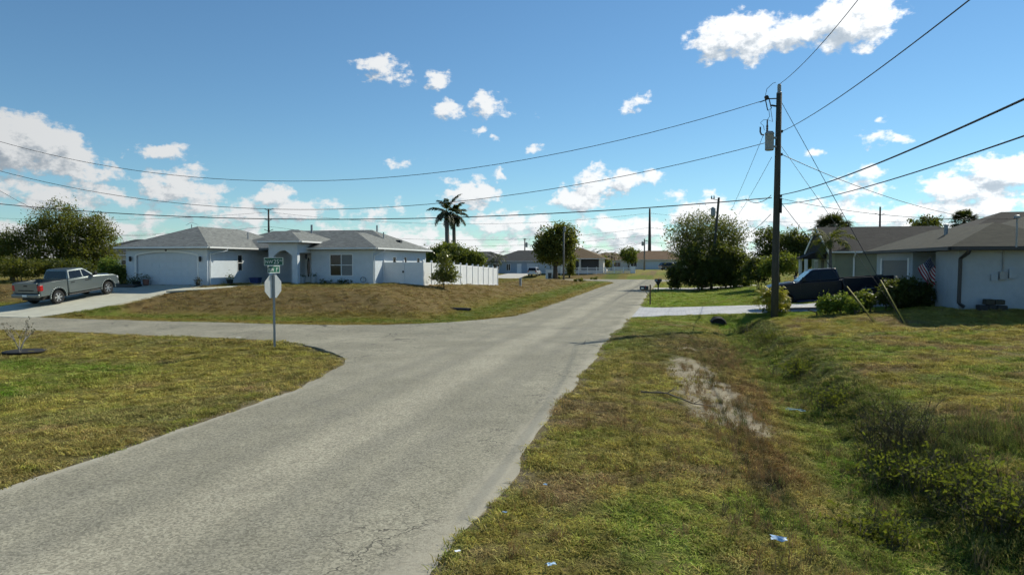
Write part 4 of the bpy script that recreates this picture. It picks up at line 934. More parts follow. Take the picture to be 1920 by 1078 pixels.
hF2 = far_house('brown roofed house with dark screened porch behind pale picket fence', 1082, 137, 10.5, 11, stucco_cream, roofT, 1.28, [('w', .8, 2.2, .9, 2.2), ('p', 3.2, 5.6, .05, 2.35), ('p', 6.0, 9.6, .05, 2.35)], eave=2.35)
hF3 = far_house('low house with tan orange roof below the tall dark pole', 1227, 165, 15.5, 10, stucco_cream, roofO, 1.05, [('w', 2, 3.6, .8, 2.1), ('g', 5.6, 10.2, 0, 2.1), ('w', 11.8, 13.6, .8, 2.1)])
hF4 = far_house('low pale house with brown roof between palms far down the street', 1140, 190, 13, 10, stucco_cream, roofO, 1.0, [('w', 2, 4, .8, 2.1), ('w', 8, 10, .8, 2.1)])
hF5 = far_house('pale house with dark roof glimpsed between truck and white house', 214, 82, 11, 9, stucco_cream, roofF, 1.2, [('w', 6.5, 8, .8, 2.1), ('w', 9, 10.2, .8, 2.1)])

# ================================================================== VEHICLES
def arch_pts(cx, cz, r, zb, n=10, rev=False):
    a0 = math.asin(max(-1, min(1, (zb - cz) / r))); pts = [(cx + r * math.cos(w), cz + r * math.sin(w)) for w in np.linspace(a0, math.pi - a0, n)]
    return pts if not rev else pts[::-1]
def wheel(parent, x, y, r, w, side, spokes=6):
    M = Matrix.Translation((x, y, r)) @ Matrix.Rotation(R(-90 * side), 4, 'X')       # local +z points outward
    e_ = MB().lathe([(r * .62, -w / 2), (r * .93, -w / 2), (r, -w * .36), (r, w * .36), (r * .93, w / 2), (r * .66, w / 2), (r * .62, w * .40)], 32, M).build('wheel', rubber, parent, auto=True)
    b = MB().lathe([(r * .60, w * .10), (r * .655, w * .44), (r * .62, w * .46), (r * .57, w * .30), (r * .57, w * .12)], 32, M)
    b.lathe([(r * .16, w * .12), (r * .16, w * .40), (r * .10, w * .44), (.01, w * .44)], 16, M)
    for k in range(spokes):
        A = M @ Matrix.Rotation(2 * math.pi * k / spokes, 4, 'Z')
        b.hexa([A @ Vector(p) for p in ((r * .10, -r * .09, w * .16), (r * .60, -r * .12, w * .16), (r * .60, r * .12, w * .16), (r * .10, r * .09, w * .16), (r * .10, -r * .085, w * .40), (r * .60, -r * .10, w * .44), (r * .60, r * .10, w * .44), (r * .10, r * .085, w * .40))])
    b.build('rim', alloy, e_, auto=True)
    MB().lathe([(r * .58, -w * .3), (r * .58, w * .08), (.01, w * .08)], 24, M).build('brake_disc', plastic, e_)
    return e_
def pickup(name, label, mat, loc, rot, cab=(-.95, 1.22), bed_back=-2.88, bed_front=-1.02, front=2.90, wf=2.02, wr=-1.70, wr_r=.41, W2=1.0, roof_z=1.94, belt=1.36, rail=1.40, win_split=(.20,), lights=True, board=None):
    e_ = empty(name, loc, 0, label, 'pickup truck', rot=rot); zb = .52; ar = wr_r + .13
    # cab and engine bay
    prof_ = [(cab[0] + .02, zb), (cab[0] - .02, .9), (cab[0], belt), (cab[1] - .05, belt), (cab[1] + .25, belt - .03), (front - .42, belt - .10), (front - .14, belt - .20), (front, belt - .42), (front + .02, .80), (front - .05, .56)]
    prof_ += arch_pts(wf, wr_r + .02, ar, .56, 12) + [(wf - ar - .06, zb - .02)]
    b = MB().prism(prof_, lambda a, z: (a, -W2, z), lambda a, z: (a, W2, z))
    body = b.build('body', mat, e_, bevel=.07, seg=3, auto=True)
    # crowned hood
    MB().hexa([(cab[1] + .1, -W2 + .18, belt - .06), (front - .32, -W2 + .22, belt - .14), (front - .32, W2 - .22, belt - .14), (cab[1] + .1, W2 - .18, belt - .06), (cab[1] + .16, -W2 + .3, belt + .045), (front - .5, -W2 + .34, belt - .045), (front - .5, W2 - .34, belt - .045), (cab[1] + .16, W2 - .3, belt + .045)]).build('hood', mat, e_, bevel=.035, auto=True)
    # greenhouse
    c0, c1 = cab[0] + .03, cab[1]; r0, r1 = c0 + .16, c1 - .82; yb, yr = W2 - .045, W2 - .25; zr = roof_z
    gh = MB().hexa([(c0, -yb, belt - .02), (c1, -yb, belt - .02), (c1, yb, belt - .02), (c0, yb, belt - .02), (r0, -yr, zr), (r1, -yr, zr), (r1, yr, zr), (r0, yr, zr)])
    gh.build('cab', mat, e_, bevel=.075, seg=3, auto=True)
    k = lambda z: (z - belt + .02) / (zr - belt + .02)
    def sidep(x, z, side, o=.012): return (x, side * (yb + (yr - yb) * k(z) + o), z)
    z0, z1 = belt + .05, zr - .11
    xr = lambda z: c0 + (r0 - c0) * k(z); xf = lambda z: c1 + (r1 - c1) * k(z)
    for side in (-1, 1):
        stops = [None] + list(win_split) + [None]
        for a_, b_ in zip(stops, stops[1:]):
            xl0 = xr(z0) + .14 if a_ is None else a_ + .04; xl1 = xr(z1) + .14 if a_ is None else a_ + .04
            xe0 = xf(z0) - .22 if b_ is None else b_ - .04; xe1 = xf(z1) - .13 if b_ is None else b_ - .04
            q = [sidep(xl0, z0, side), sidep(xe0, z0, side), sidep(xe1, z1, side), sidep(xl1, z1, side)]; qi = [(p[0], p[1] - side * .03, p[2]) for p in q]
            MB().hexa([qi[0], qi[1], q[1], q[0], qi[3], qi[2], q[2], q[3]]).build('side_window', glass, e_)
        for hx in list(win_split): MB().box(hx + .10, hx + .34, side * W2 - .02, side * W2 + .03, belt - .22, belt - .17).build('door_handle', plastic, e_)
        MB().box(cab[0] + .22, cab[0] + .46, side * W2 - .02, side * W2 + .03, belt - .22, belt - .17).build('door_handle', plastic, e_)
        for sx in list(win_split) + [c1 - .12]: MB().box(sx - .008, sx + .008, side * (W2 - .004) - .003, side * (W2 - .004) + .008, zb + .1, belt - .06).build('door_seam', plastic, e_)
        mr = MB().hexa([(c1 - .36, side * (W2 - .05), belt + .05), (c1 - .22, side * (W2 - .05), belt + .05), (c1 - .16, side * (W2 + .22), belt + .03), (c1 - .36, side * (W2 + .22), belt + .03), (c1 - .36, side * (W2 - .0), belt + .14), (c1 - .24, side * (W2 - .0), belt + .14), (c1 - .18, side * (W2 + .22), belt + .27), (c1 - .36, side * (W2 + .22), belt + .27)]).build('mirror', plastic, e_, bevel=.02)
        # flares
        for cx in (wf, wr):
            fl_ = MB(); aa = np.linspace(-.12, math.pi + .12, 15)
            for w0, w1 in zip(aa, aa[1:]):
                P = lambda w, rr, yy: (cx + rr * math.cos(w), side * yy, wr_r + .02 + rr * math.sin(w))
                fl_.hexa([P(w0, ar - .02, W2 - .06), P(w0, ar + .055, W2 - .06), P(w0, ar + .045, W2 + .025), P(w0, ar - .01, W2 + .035), P(w1, ar - .02, W2 - .06), P(w1, ar + .055, W2 - .06), P(w1, ar + .045, W2 + .025), P(w1, ar - .01, W2 + .035)])
            fl_.build('wheel_arch', mat, e_, smooth=True)
        MB().box(wr + ar + .12, wf - ar - .12, side * (W2 - .02) - .09, side * (W2 - .02) + .09, .40, .47).build('running_board', board or plastic, e_, bevel=.02)
        if lights:
            MB().hexa([(bed_back - .012, side * (W2 - .22), .92), (bed_back + .20, side * (W2 + .012), .92), (bed_back + .20, side * (W2 - .1), .92), (bed_back + .1, side * (W2 - .22), .92), (bed_back - .012, side * (W2 - .22), 1.28), (bed_back + .22, side * (W2 + .012), 1.28), (bed_back + .2, side * (W2 - .1), 1.28), (bed_back + .1, side * (W2 - .22), 1.28)])
            tl = MB().box(bed_back - .022, bed_back + .20, side * (W2 - .09) - .105, side * (W2 - .09) + .105, .93, 1.27).build('tail_light', redlight, e_, bevel=.03)
        MB().box(front - .30, front + .015, side * (W2 - .20) - .19, side * (W2 - .20) + .19, belt - .46, belt - .26).build('headlight', headlight, e_, bevel=.03)
    # windshield and rear window
    def endp(y, z, xx, o): return (xx(z) + o, y * (yb + (yr - yb) * k(z)), z)
    for nm, xx, o in (('windshield', xf, .012), ('rear_window', xr, -.012)):
        z0_, z1_ = belt + .06, zr - .09; q = [endp(-.90, z0_, xx, o), endp(.90, z0_, xx, o), endp(.90, z1_, xx, o), endp(-.90, z1_, xx, o)]; qi = [(p[0] - o * 3, p[1], p[2]) for p in q]
        MB().hexa([qi[0], qi[1], q[1], q[0], qi[3], qi[2], q[2], q[3]]).build(nm, glass, e_)
    # open bed
    for side in (-1, 1):
        bp_ = [(bed_back, .60), (bed_back, rail), (bed_front, rail), (bed_front, zb + .02), (wr + ar + .04, zb + .02)] + arch_pts(wr, wr_r + .02, ar, .56, 12) + [(wr - ar - .03, .60)]
        y0_, y1_ = (W2 - .14, W2) if side > 0 else (-W2, -W2 + .14)
        MB().prism(bp_, lambda a, z: (a, y0_, z), lambda a, z: (a, y1_, z)).build('bed_side', mat, e_, bevel=.04, seg=2, auto=True)
        MB().box(bed_back + .04, bed_front - .02, side * (W2 - .07) - .075, side * (W2 - .07) + .075, rail - .012, rail + .018).build('bed_rail', plastic, e_)
    MB().box(bed_back + .02, bed_front, -W2 + .14, W2 - .14, .82, .88).build('bed_floor', plastic, e_); MB().box(bed_front - .06, bed_front, -W2 + .14, W2 - .14, .885, rail - .01).build('bed_front', mat, e_)
    tg = MB().box(bed_back - .03, bed_back + .06, -W2 + .19, W2 - .19, .80, rail + .005).build('tailgate', mat, e_, bevel=.025)
    MB().box(bed_back - .045, bed_back - .031, -.55, .55, .93, 1.0).build('tailgate_trim', plastic, tg); MB().box(bed_back - .05, bed_back - .031, -.12, .12, 1.2, 1.27).build('tailgate_handle', plastic, tg)
    rb = MB().box(bed_back - .16, bed_back + .02, -W2 + .02, W2 - .02, .56, .77).build('rear_bumper', mat if lights else chrome, e_, bevel=.05)
    MB().box(bed_back - .175, bed_back - .161, -.16, .16, .62, .74).build('number_plate', sign_white, rb)
    MB().box(front - .05, front + .10, -W2 + .04, W2 - .04, .52, .74).build('front_bumper', chrome if not lights else mat, e_, bevel=.05)
    MB().box(front - .02, front + .035, -W2 + .42, W2 - .42, belt - .58, belt - .24).build('grille', plastic, e_, bevel=.03)
    MB().box(bed_back + .3, front - .2, -W2 + .30, W2 - .30, .34, .80).build('chassis', plastic, e_)
    for cx in (wf, wr):
        for side in (-1, 1): wheel(e_, cx, side * (W2 - .145), wr_r, .27, side)
    return e_
def vehicle_pose(s, t, heading_s, heading_t, zf):
    """heading given in street coordinates; pitched with the driveway"""
    f = W(heading_s, heading_t); p = W(s, t); a = W(s + heading_s * 1.8, t + heading_t * 1.8); b = W(s - heading_s * 1.8, t - heading_t * 1.8)
    za, zb_ = zf(s + heading_s * 1.8, t + heading_t * 1.8), zf(s - heading_s * 1.8, t - heading_t * 1.8)
    yaw = math.atan2(f.y, f.x); pitch = -math.atan2(za - zb_, 3.6)
    return (p.x, p.y, (za + zb_) / 2), (Matrix.Rotation(yaw, 3, 'Z') @ Matrix.Rotation(pitch, 3, 'Y')).to_euler()
lo, ro = vehicle_pose(-36.75, 35.2, 0.0, 1.0, lambda s, t: float(driveA_z(t)))
pickup('pickup_truck', 'grey crew cab pickup truck parked on the concrete driveway', paint_grey, lo, ro)
lo, ro = vehicle_pose(7.95, 40.7, -1.0, 0.0, lambda s, t: float(driveR_z(s)))
pickup('pickup_truck', 'tall dark navy pickup truck with long bed on the paver driveway', paint_navy, lo, ro, cab=(-.95, 1.25), bed_back=-3.5, bed_front=-1.02, front=2.95, wf=2.05, wr=-2.25, wr_r=.44, W2=1.02, roof_z=2.10, belt=1.46, rail=1.50, win_split=(.10,), lights=False, board=pm('running_board_lit', (.015, .03, .13), .3, .1, 9, coat=.6))  # blue highlight on the running board is put into its base colour
def car(name, label, cat, mat, loc, rz, L=4.6, hh=1.68, w=.92):
    e_ = empty(name, loc, rz, label, cat); b = MB().prism([(-L / 2, .35), (-L / 2 + .04, 1.0), (L / 2 - 1.2, 1.02), (L / 2 - .15, .86), (L / 2, .6), (L / 2 - .05, .32)] + arch_pts(L * .30, .34, .42, .34, 8) + arch_pts(-L * .30, .34, .42, .34, 8), lambda a, z: (a, -w, z), lambda a, z: (a, w, z))
    b.build('body', mat, e_, bevel=.07, auto=True)
    c = [(-L / 2 + .05, 1.0), (L / 2 - 1.15, 1.0), (L / 2 - 1.95, hh), (-L / 2 + .4, hh)]
    MB().hexa([(c[0][0], -w + .05, 1.0), (c[1][0], -w + .05, 1.0), (c[1][0], w - .05, 1.0), (c[0][0], w - .05, 1.0), (c[3][0], -w + .22, hh), (c[2][0], -w + .22, hh), (c[2][0], w - .22, hh), (c[3][0], w - .22, hh)]).build('cabin', mat, e_, bevel=.07, auto=True)
    for side in (-1, 1):
        MB().hexa([(-L / 2 + .35, side * (w - .06), 1.05), (L / 2 - 1.45, side * (w - .06), 1.05), (L / 2 - 1.45, side * (w - .04), 1.05), (-L / 2 + .35, side * (w - .04), 1.05), (-L / 2 + .55, side * (w - .20), hh - .12), (L / 2 - 2.05, side * (w - .20), hh - .12), (L / 2 - 2.05, side * (w - .175), hh - .12), (-L / 2 + .55, side * (w - .175), hh - .12)]).build('side_window', glass, e_)
        MB().box(-L / 2 - .02, -L / 2 + .1, side * (w - .16) - .13, side * (w - .16) + .13, .78, 1.0).build('tail_light', redlight, e_)
    MB().hexa([(-L / 2 + .02, -w + .15, 1.06), (-L / 2 + .06, -w + .15, 1.06), (-L / 2 + .06, w - .15, 1.06), (-L / 2 + .02, w - .15, 1.06), (-L / 2 + .30, -w + .28, hh - .1), (-L / 2 + .36, -w + .28, hh - .1), (-L / 2 + .36, w - .28, hh - .1), (-L / 2 + .30, w - .28, hh - .1)]).build('rear_window', glass, e_)
    for cx in (L * .30, -L * .30):
        for side in (-1, 1): wheel(e_, cx, side * (w - .12), .33, .2, side, 5)
    return e_
p = GD(1002, 132); car('parked_car', 'white car parked in front of the pale blue garage', 'car', paint_white, (p.x, p.y, H(*ST(p.x, p.y)) + .06), R(90) - GA)
p = GD(1256, 150); car('parked_car', 'dark car at the foot of the tan roofed house', 'car', paint_dark, (p.x, p.y, p.z + .02), R(12))

# ================================================================== STREET FURNITURE
def text_mesh(parent, body, size, x, z, y, mat, name='lettering', sx=1.0, flip=False):
    cu = bpy.data.curves.new(name, 'FONT'); cu.body = body; cu.size = size; cu.align_x = 'LEFT'; cu.extrude = .002; cu.resolution_u = 3
    tmp = bpy.data.objects.new('tmp', cu); me = bpy.data.meshes.new_from_object(tmp); bpy.data.objects.remove(tmp); me.materials.clear(); me.materials.append(mat)
    o = bpy.data.objects.new(name, me); COL.objects.link(o); o.parent = parent; o.location = (x, y, z); o.rotation_euler = (R(90), 0, 0); o.scale = (sx, 1, 1); return o
p = G(515, 652); sg = empty('stop_sign', p, 0, 'back of an octagonal stop sign topped by two green street name plates', 'sign')
po = MB()
for pts in (((-.032, -.018), (-.032, -.012), (.032, -.012), (.032, -.018)), ((-.034, -.012), (-.034, .03), (-.028, .03), (-.028, -.012)), ((.028, -.012), (.028, .03), (.034, .03), (.034, -.012))):
    po.prism(list(pts), lambda a, b: (a, b, -.4), lambda a, b: (a, b, 2.60))
po.build('post', galv_d, sg).rotation_euler = (0, 0, R(35))
oc = MB(); rr = .40 / math.cos(math.pi / 8); poly = [(rr * math.cos(math.pi / 8 + k * math.pi / 4), rr * math.sin(math.pi / 8 + k * math.pi / 4)) for k in range(8)]
oc.prism(poly, lambda a, z: (a, .035, z + 2.15), lambda a, z: (a, .039, z + 2.15)); pl = oc.build('octagon_plate', sign_back, sg); pl.rotation_euler = (0, 0, R(66))
fc = MB().prism([(a * .97, z * .97) for a, z in poly], lambda a, z: (a, .0395, z + 2.15), lambda a, z: (a, .042, z + 2.15)).build('stop_face', sign_red, pl)
MB().tube([(0, -.02, 2.5), (0, -.02, 2.60)], .03, 8).build('bracket', galv_d, sg)
def nameplate(z, w, h, ang, spans, bright):
    pl = MB().box(-w / 2, w / 2, -.004, .004, z, z + h).build('street_name_plate', green_sign, sg, bevel=.0); pl.rotation_euler = (0, 0, ang)
    bd = MB(); q = .018
    for a in ((-w / 2, w / 2, z, z + q), (-w / 2, w / 2, z + h - q, z + h), (-w / 2, -w / 2 + q, z + q, z + h - q), (w / 2 - q, w / 2, z + q, z + h - q)): bd.box(a[0], a[1], -.0075, -.0045, a[2], a[3])
    bd.build('plate_border', sign_white, pl)
    for tx, size, x_, dz in spans: text_mesh(pl, tx, size, x_, z + dz, -.0075, sign_white)
    return pl
nameplate(2.88, .74, .28, R(-13), [('NW', .17, -.33, .07), ('25', .22, .0, .06), ('AV', .10, .23, .14)], 0)
nameplate(2.62, .72, .25, R(76), [('NW', .17, -.30, .055), ('1', .20, .10, .045), ('ST', .09, .17, .12)], 0)
# mailboxes
def mailbox(label, px, py, style):
    p = G(px, py); e_ = empty('mailbox', p, -GA, label, 'mailbox', 'mailboxes at the road edge')
    if style == 0:
        MB().box(-.05, .05, -.05, .05, -.3, 1.38).build('post', wood, e_); MB().box(-.62, -.051, -.04, .04, .96, 1.03).build('arm', wood, e_)
        MB().hexa([(-.42, -.03, .98), (-.36, -.03, .98), (-.36, .03, .98), (-.42, .03, .98), (-.05, -.03, .62), (-.05, -.03, .56), (-.05, .03, .56), (-.05, .03, .62)]).build('brace', wood, e_)
        x0, x1, zz = -.72, -.12, 1.04
    else:
        MB().hexa([(-.06, -.06, -.3), (.06, -.06, -.3), (.06, .06, -.3), (-.06, .06, -.3), (-.06, -.06, .8), (.06, -.06, .8), (.06, .06, .8), (-.06, .06, .8)]).build('post', mailblack, e_)
        MB().hexa([(-.06, -.06, .6), (.06, -.06, .6), (.06, .06, .6), (-.06, .06, .6), (-.30, -.1, 1.0), (.28, -.1, 1.0), (.28, .1, 1.0), (-.30, .1, 1.0)]).build('bracket', mailblack, e_)
        x0, x1, zz = -.36, .36, 1.0
    poly = [(-.12, zz), (.12, zz), (.12, zz + .16)] + [(.12 * math.cos(w), zz + .16 + .10 * math.sin(w)) for w in np.linspace(.3, math.pi - .3, 7)] + [(-.12, zz + .16)]
    bx_ = MB().prism(poly, lambda a, z: (x0, a, z), lambda a, z: (x1, a, z)).build('box', mailblack, e_, auto=True)
    MB().box(x0 + .38, x0 + .41, -.135, -.122, zz + .1, zz + .3).build('flag_arm', redlight, bx_); MB().box(x0 + .08, x0 + .28, -.1235, -.1205, zz + .06, zz + .14).build('number_strip', sign_white, bx_)
mailbox('black mailbox on a wooden arm post beside the paver driveway', 1219, 571, 0)
mailbox('black mailbox on a dark flared post farther along the road', 1234, 546, 1)
# utility pedestal and culverts
p = G(976, 536); e_ = empty('utility_pedestal', p, -GA, 'small pale grey utility pedestal standing in the brown lawn', 'pedestal')
MB().box(-.12, .12, -.12, .12, -.2, .72).build('body', galv_d, e_, bevel=.02); MB().box(-.15, .15, -.15, .15, .721, .86).build('cap', galv_d, e_, bevel=.03)
def culvert(label, px, py, ang, L, r, mat, zlift=0):
    p = G(px, py); e_ = empty('culvert_pipe', (p.x, p.y, p.z + zlift), ang, label, 'pipe'); M = Matrix.Rotation(R(90), 4, 'Y'); n = 26
    ob = MB().lathe([(r * .86, -.05), (r, -.05), (r, L)], n, M); ob.f = ob.f[:-2]; ob.lathe([(r * .86, -.05), (r * .86, L)], n, M); ob.f = ob.f[:-2]; ob.build('pipe', mat, e_, smooth=False, auto=True)
    rb = MB()
    for k in range(5): rb.lathe([(r * 1.001, .1 + k * .22), (r * 1.06, .14 + k * .22), (r * 1.06, .2 + k * .22), (r * 1.001, .24 + k * .22)], n, M)
    rb.build('rib', mat, e_); MB().lathe([(r * .85, .7), (r * .85, .72)], n, M).build('dark_plug', mulch, e_); return e_  # black disc closes the pipe, its inner shade painted as colour
culvert('black corrugated culvert end lying in the green swale of the mound', 880, 583, R(180) - GA - R(8), 1.25, .21, pipemat, -.02)
culvert('dark culvert mouth in the ditch under the paver driveway', 1347, 608, R(90) - GA, 2.2, .42, pipemat, -.08)

# ---- big utility pole with transformer
PB = W(4.93, 36.1); PB.z = H(4.93, 36.1)
pole = empty('utility_pole', PB, 0, 'tall weathered utility pole with grey transformer beside the paver driveway', 'utility pole')
def PZ(py): return atd(1452, py, PB.y).z - PB.z
top = PZ(176)
MB().tube([(.0, 0, -.6), (.01, 0, 3), (.045, 0, 7), (.08, 0, top)], [.18, .168, .15, .13], 20).build('shaft', polewood, pole, smooth=True)
lx = lambda z: .08 * z / top
b = MB().lathe([(.13, top), (.13, top + .05), (.09, top + .08), (.09, top + .42), (.06, top + .47)], 14, Matrix.Translation((lx(top), 0, 0))); b.build('pole_top_pin', galv_d, pole)
tz = PZ(283)                                   # transformer bottom
tr_ = MB().lathe([(.18, tz), (.21, tz + .03), (.21, tz + .78), (.225, tz + .80), (.225, tz + .84), (.16, tz + .93), (.04, tz + .96)], 24, Matrix.Translation((-.40, -.08, 0))).build('transformer', galv_d, pole, auto=True)
MB().box(-.22, -.05, -.10, .02, tz + .15, tz + .24).build('bracket', galv_d, tr_); MB().box(-.22, -.05, -.10, .02, tz + .58, tz + .67).build('bracket', galv_d, tr_)
MB().lathe([(.05, tz + .9), (.06, tz + .98), (.04, tz + 1.02), (.06, tz + 1.08), (.04, tz + 1.12), (.06, tz + 1.18), (.035, tz + 1.26), (.035, tz + 1.45), (.02, tz + 1.5)], 10, Matrix.Translation((-.52, -.08, 0))).build('bushing', pm('porcelain_brown', (.05, .03, .028), .4, .1, 5), tr_)
MB().tube([(-.68, -.08, tz + .75), (-.80, -.08, tz + .78), (-.86, -.08, tz + .9), (-.86, -.08, tz + 1.15)], .04, 8).build('arrester', plastic, tr_)
MB().tube([(-.52, -.08, tz + 1.5), (-.70, -.08, tz + 1.5), (-.86, -.08, tz + 1.35), (-.70, -.08, tz + 1.2), (-.66, -.08, tz + .98)], .012, 5).build('jumper', wiremat, tr_)
cz = PZ(187)                                   # cutout level
b = MB().tube([(0, 0, cz + .05), (-.45, -.05, cz + .02), (-.9, -.1, cz - .15)], .03, 6); b.build('insulator_arm', plastic, pole)
co = MB().tube([(-.50, -.05, cz + .12), (-.62, -.06, cz + .05)], .10, 8); co.tube([(-.62, -.06, cz), (-.50, -.06, cz - .55), (-.32, -.06, cz - .45), (-.45, -.06, cz + .05)], .026, 6); co.build('fuse_cutout', plastic, pole)
b = MB().tube([(-.3, 0, PZ(198)), (.02, 0, PZ(200))], .045, 6); b.build('bracket_arm', plastic, pole)
for z_ in (PZ(247), PZ(290), PZ(368), PZ(383)):
    MB().box(.10, .26, -.09, .05, z_ - .06, z_ + .06).build('wire_clamp', plastic, pole)
MB().box(.14, .22, -.20, -.10, PZ(400), PZ(372)).build('splice_box', plastic, pole)
for pts in ([(-.1, 0, top + .55), (-.25, -.02, top + .5), (-.55, -.04, cz + .5), (-.62, -.05, cz + .15)], [(-.45, -.06, cz - .5), (-.40, -.06, cz - .85), (-.52, -.08, tz + 1.5)], [(-.36, -.06, cz - .45), (-.25, -.06, cz - 1.1), (-.50, -.08, tz + 1.5)]):
    MB().tube(pts, .013, 5).build('jumper', wiremat, pole)

# ---- wires
def sagline(a, b, sag, n=28):
    a, b = Vector(a), Vector(b); return [a.lerp(b, k / n) - Vector((0, 0, 4 * sag * (k / n) * (1 - k / n))) for k in range(n + 1)]
def wire(label, a, b, sag, r=.016, mat=None, name='power_line', cat='power line', n=28):
    o = MB().tube(sagline(a, b, sag, n), r, 5).build(name, mat or wiremat, None, smooth=True); return tag(o, label, cat, 'overhead wires')
PP = lambda px, py: atd(px, py, PB.y)          # a point at the pole's own distance
L_END = W(-52, 36.1)
def left_pt(px, py, s_at=None):
    # intersection of the photo ray with the vertical plane t = 36.1
    d = ray(px, py); sd_, td_ = ST(d.x, d.y); kk = 36.1 / td_; q = Vector((d.x * kk, d.y * kk, CH + d.z * kk)); return q
def span_left(label, start, mid_px, end_px, r, mat=None):
    a = start; m_ = left_pt(*mid_px); e = left_pt(*end_px)
    # parabola through three points, along s
    sa, sm, se = ST(a.x, a.y)[0], ST(m_.x, m_.y)[0], ST(e.x, e.y)[0]; A = np.array([[q * q, q, 1] for q in (sa, sm, se)]); c_ = np.linalg.solve(A, [a.z, m_.z, e.z])
    ta = ST(a.x, a.y)[1]; ss = np.linspace(sa, se - 6, 40); pts = [W(q, ta + (36.1 - ta) * min(1, (sa - q) / 20), c_[0] * q * q + c_[1] * q + c_[2]) for q in ss]
    o = MB().tube(pts, r, 5).build('power_line', mat or wiremat, None, smooth=True); return tag(o, label, 'power line', 'overhead wires')
span_left('uppermost thin wire sagging from the pole top to the left edge', PP(1425, 191), (640, 338), (4, 267), .016)
span_left('second thin wire sagging left from the transformer', PP(1436, 268), (700, 390), (4, 322), .016)
span_left('thick lowest cable running left from the pole', PP(1447, 371), (700, 411), (4, 383), .026)
def right_pt(px, py):
    # ray meets the vertical plane s = 4.93 that runs along the road
    d = ray(px, py); sd_, td_ = ST(d.x, d.y); kk = 4.93 / sd_; return Vector((d.x * kk, d.y * kk, CH + d.z * kk))
def span_near(label, start, px, r, over=1.18):
    e = right_pt(*px); e2 = start + (e - start) * over + Vector((0, 0, .35))
    return wire(label, start, e2, .28, r)
span_near('wire climbing to the right from the pole top to the upper edge', PP(1462, 158), (1617, 0), .013)
span_near('wire climbing right from beside the transformer to the upper edge', PP(1464, 248), (1840, 0), .014)
span_near('thick upper cable running right from the pole to the right edge', PP(1463, 366), (1920, 206), .020)
span_near('lower cable running right from the pole to the right edge', PP(1463, 383), (1920, 275), .014)
wire('service drop falling right from the pole to behind the dark roof', PP(1466, 290), atd(1800, 405, 47), .35, .018)
wire('service drop falling from the pole to the mast of the grey house', PP(1462, 372), MAST_TOP, .35, .012)
wire('thin wire falling left from the transformer towards the far leaning pole', PP(1432, 252), atd(1372, 392, 60), .1, .011)
wire('thin wire falling left from below the transformer', PP(1447, 295), atd(1385, 402, 60), .1, .011)
wire('dark service wire falling left behind the pole to the leafy tree', PP(1445, 402), atd(1398, 440, 60), .15, .016)
wire('slack loop of cable hanging left of the pole', PP(1398, 373), PP(1446, 366), .28, .016)
# guy wires with yellow guards
def guy(label, start, foot_px, guard_px):
    a = start; f_ = G(*foot_px, z0=.3); e_ = empty('guy_wire', f_, 0, label, 'guy wire')
    v = a - f_; MB().tube([(0, 0, -.1), tuple(v)], .013, 5).build('strand', wiremat, e_)
    L = 2.1; d = v.normalized(); MB().tube([tuple(d * .02), tuple(d * L)], .021, 8).build('guard', yellow, e_, smooth=True)
guy('guy wire with the longer yellow guard beside the grey house', PP(1464, 190), (1697, 607), None)
guy('guy wire with yellow guard in front of the light green shrubs', PP(1463, 378), (1641, 604), None)
o = wire('guy strand from beside the transformer to the anchor of the longer guard', PP(1461, 269), G(1697, 607, .3), 0, .010)

# ---- other poles
def plain_pole(label, px, D, py_top, mat, r0, r1, lean=0.0, py_base=None, cat='utility pole', extras=True, name='utility_pole'):
    p = GD(px, D); tz_ = atd(px, py_top, D).z - p.z; e_ = empty(name, p, -GA, label, cat)
    MB().tube([(0, 0, -.5), (lean * tz_ * .5, 0, tz_ * .5), (lean * tz_, 0, tz_)], [r0, (r0 + r1) / 2, r1], 12).build('shaft', mat, e_, smooth=True); return e_, tz_
e_, hz = plain_pole('leaning grey wooden pole with small transformer in front of the leafy tree', 1333, 74, 371, polewood, .17, .12, .075)
M_ = Matrix.Translation((.075 * hz * .86 - .48, -.05, 0)); MB().lathe([(.22, hz * .80), (.25, hz * .805), (.25, hz * .88), (.2, hz * .89), (.05, hz * .90)], 16, M_).build('transformer', galv_d, e_, auto=True)
MB().tube([(.075 * hz * .97, 0, hz * .97), (.075 * hz * .97 - .8, 0, hz * .99)], .035, 6).build('arm', plastic, e_)
for dx in (-.75, -.5): MB().lathe([(.05, hz * .985), (.07, hz), (.05, hz + .1), (.03, hz + .22)], 8, Matrix.Translation((dx + .075 * hz, 0, 0))).build('insulator', plastic, e_)
e_, hz = plain_pole('slim grey wooden pole in front of the round dark tree', 1057, 113, 433, polegrey, .17, .13)
MB().lathe([(.14, hz - .1), (.2, hz - .05), (.2, hz + .6), (.1, hz + .7)], 12, Matrix.Translation((.15, 0, 0))).build('street_lamp_head', galv_d, e_)
plain_pole('very tall dark steel transmission pole beyond the tan roof', 1217.5, 330, 391, polesteel, .95, .42, name='transmission_pole')
e_, hz = plain_pole('short wooden pole with transformer beside the tall dark pole', 1208, 148, 448, polegrey, .18, .13)
MB().lathe([(.2, hz * .78), (.25, hz * .79), (.25, hz * .9), (.1, hz * .92)], 12, Matrix.Translation((-.4, 0, 0))).build('transformer', galv_d, e_); MB().box(-.1, .7, -.05, .05, hz * .93, hz * .955).build('cross_arm', plastic, e_)
e_, hz = plain_pole('distant pole with transformer above the slate roof', 984, 210, 447, polesteel, .22, .16)
MB().lathe([(.3, hz * .72), (.34, hz * .73), (.34, hz * .86), (.1, hz * .88)], 12, Matrix.Translation((.55, 0, 0))).build('transformer', galv_d, e_); MB().box(-.5, .5, -.05, .05, hz * .96, hz * .985).build('cross_arm', plastic, e_)
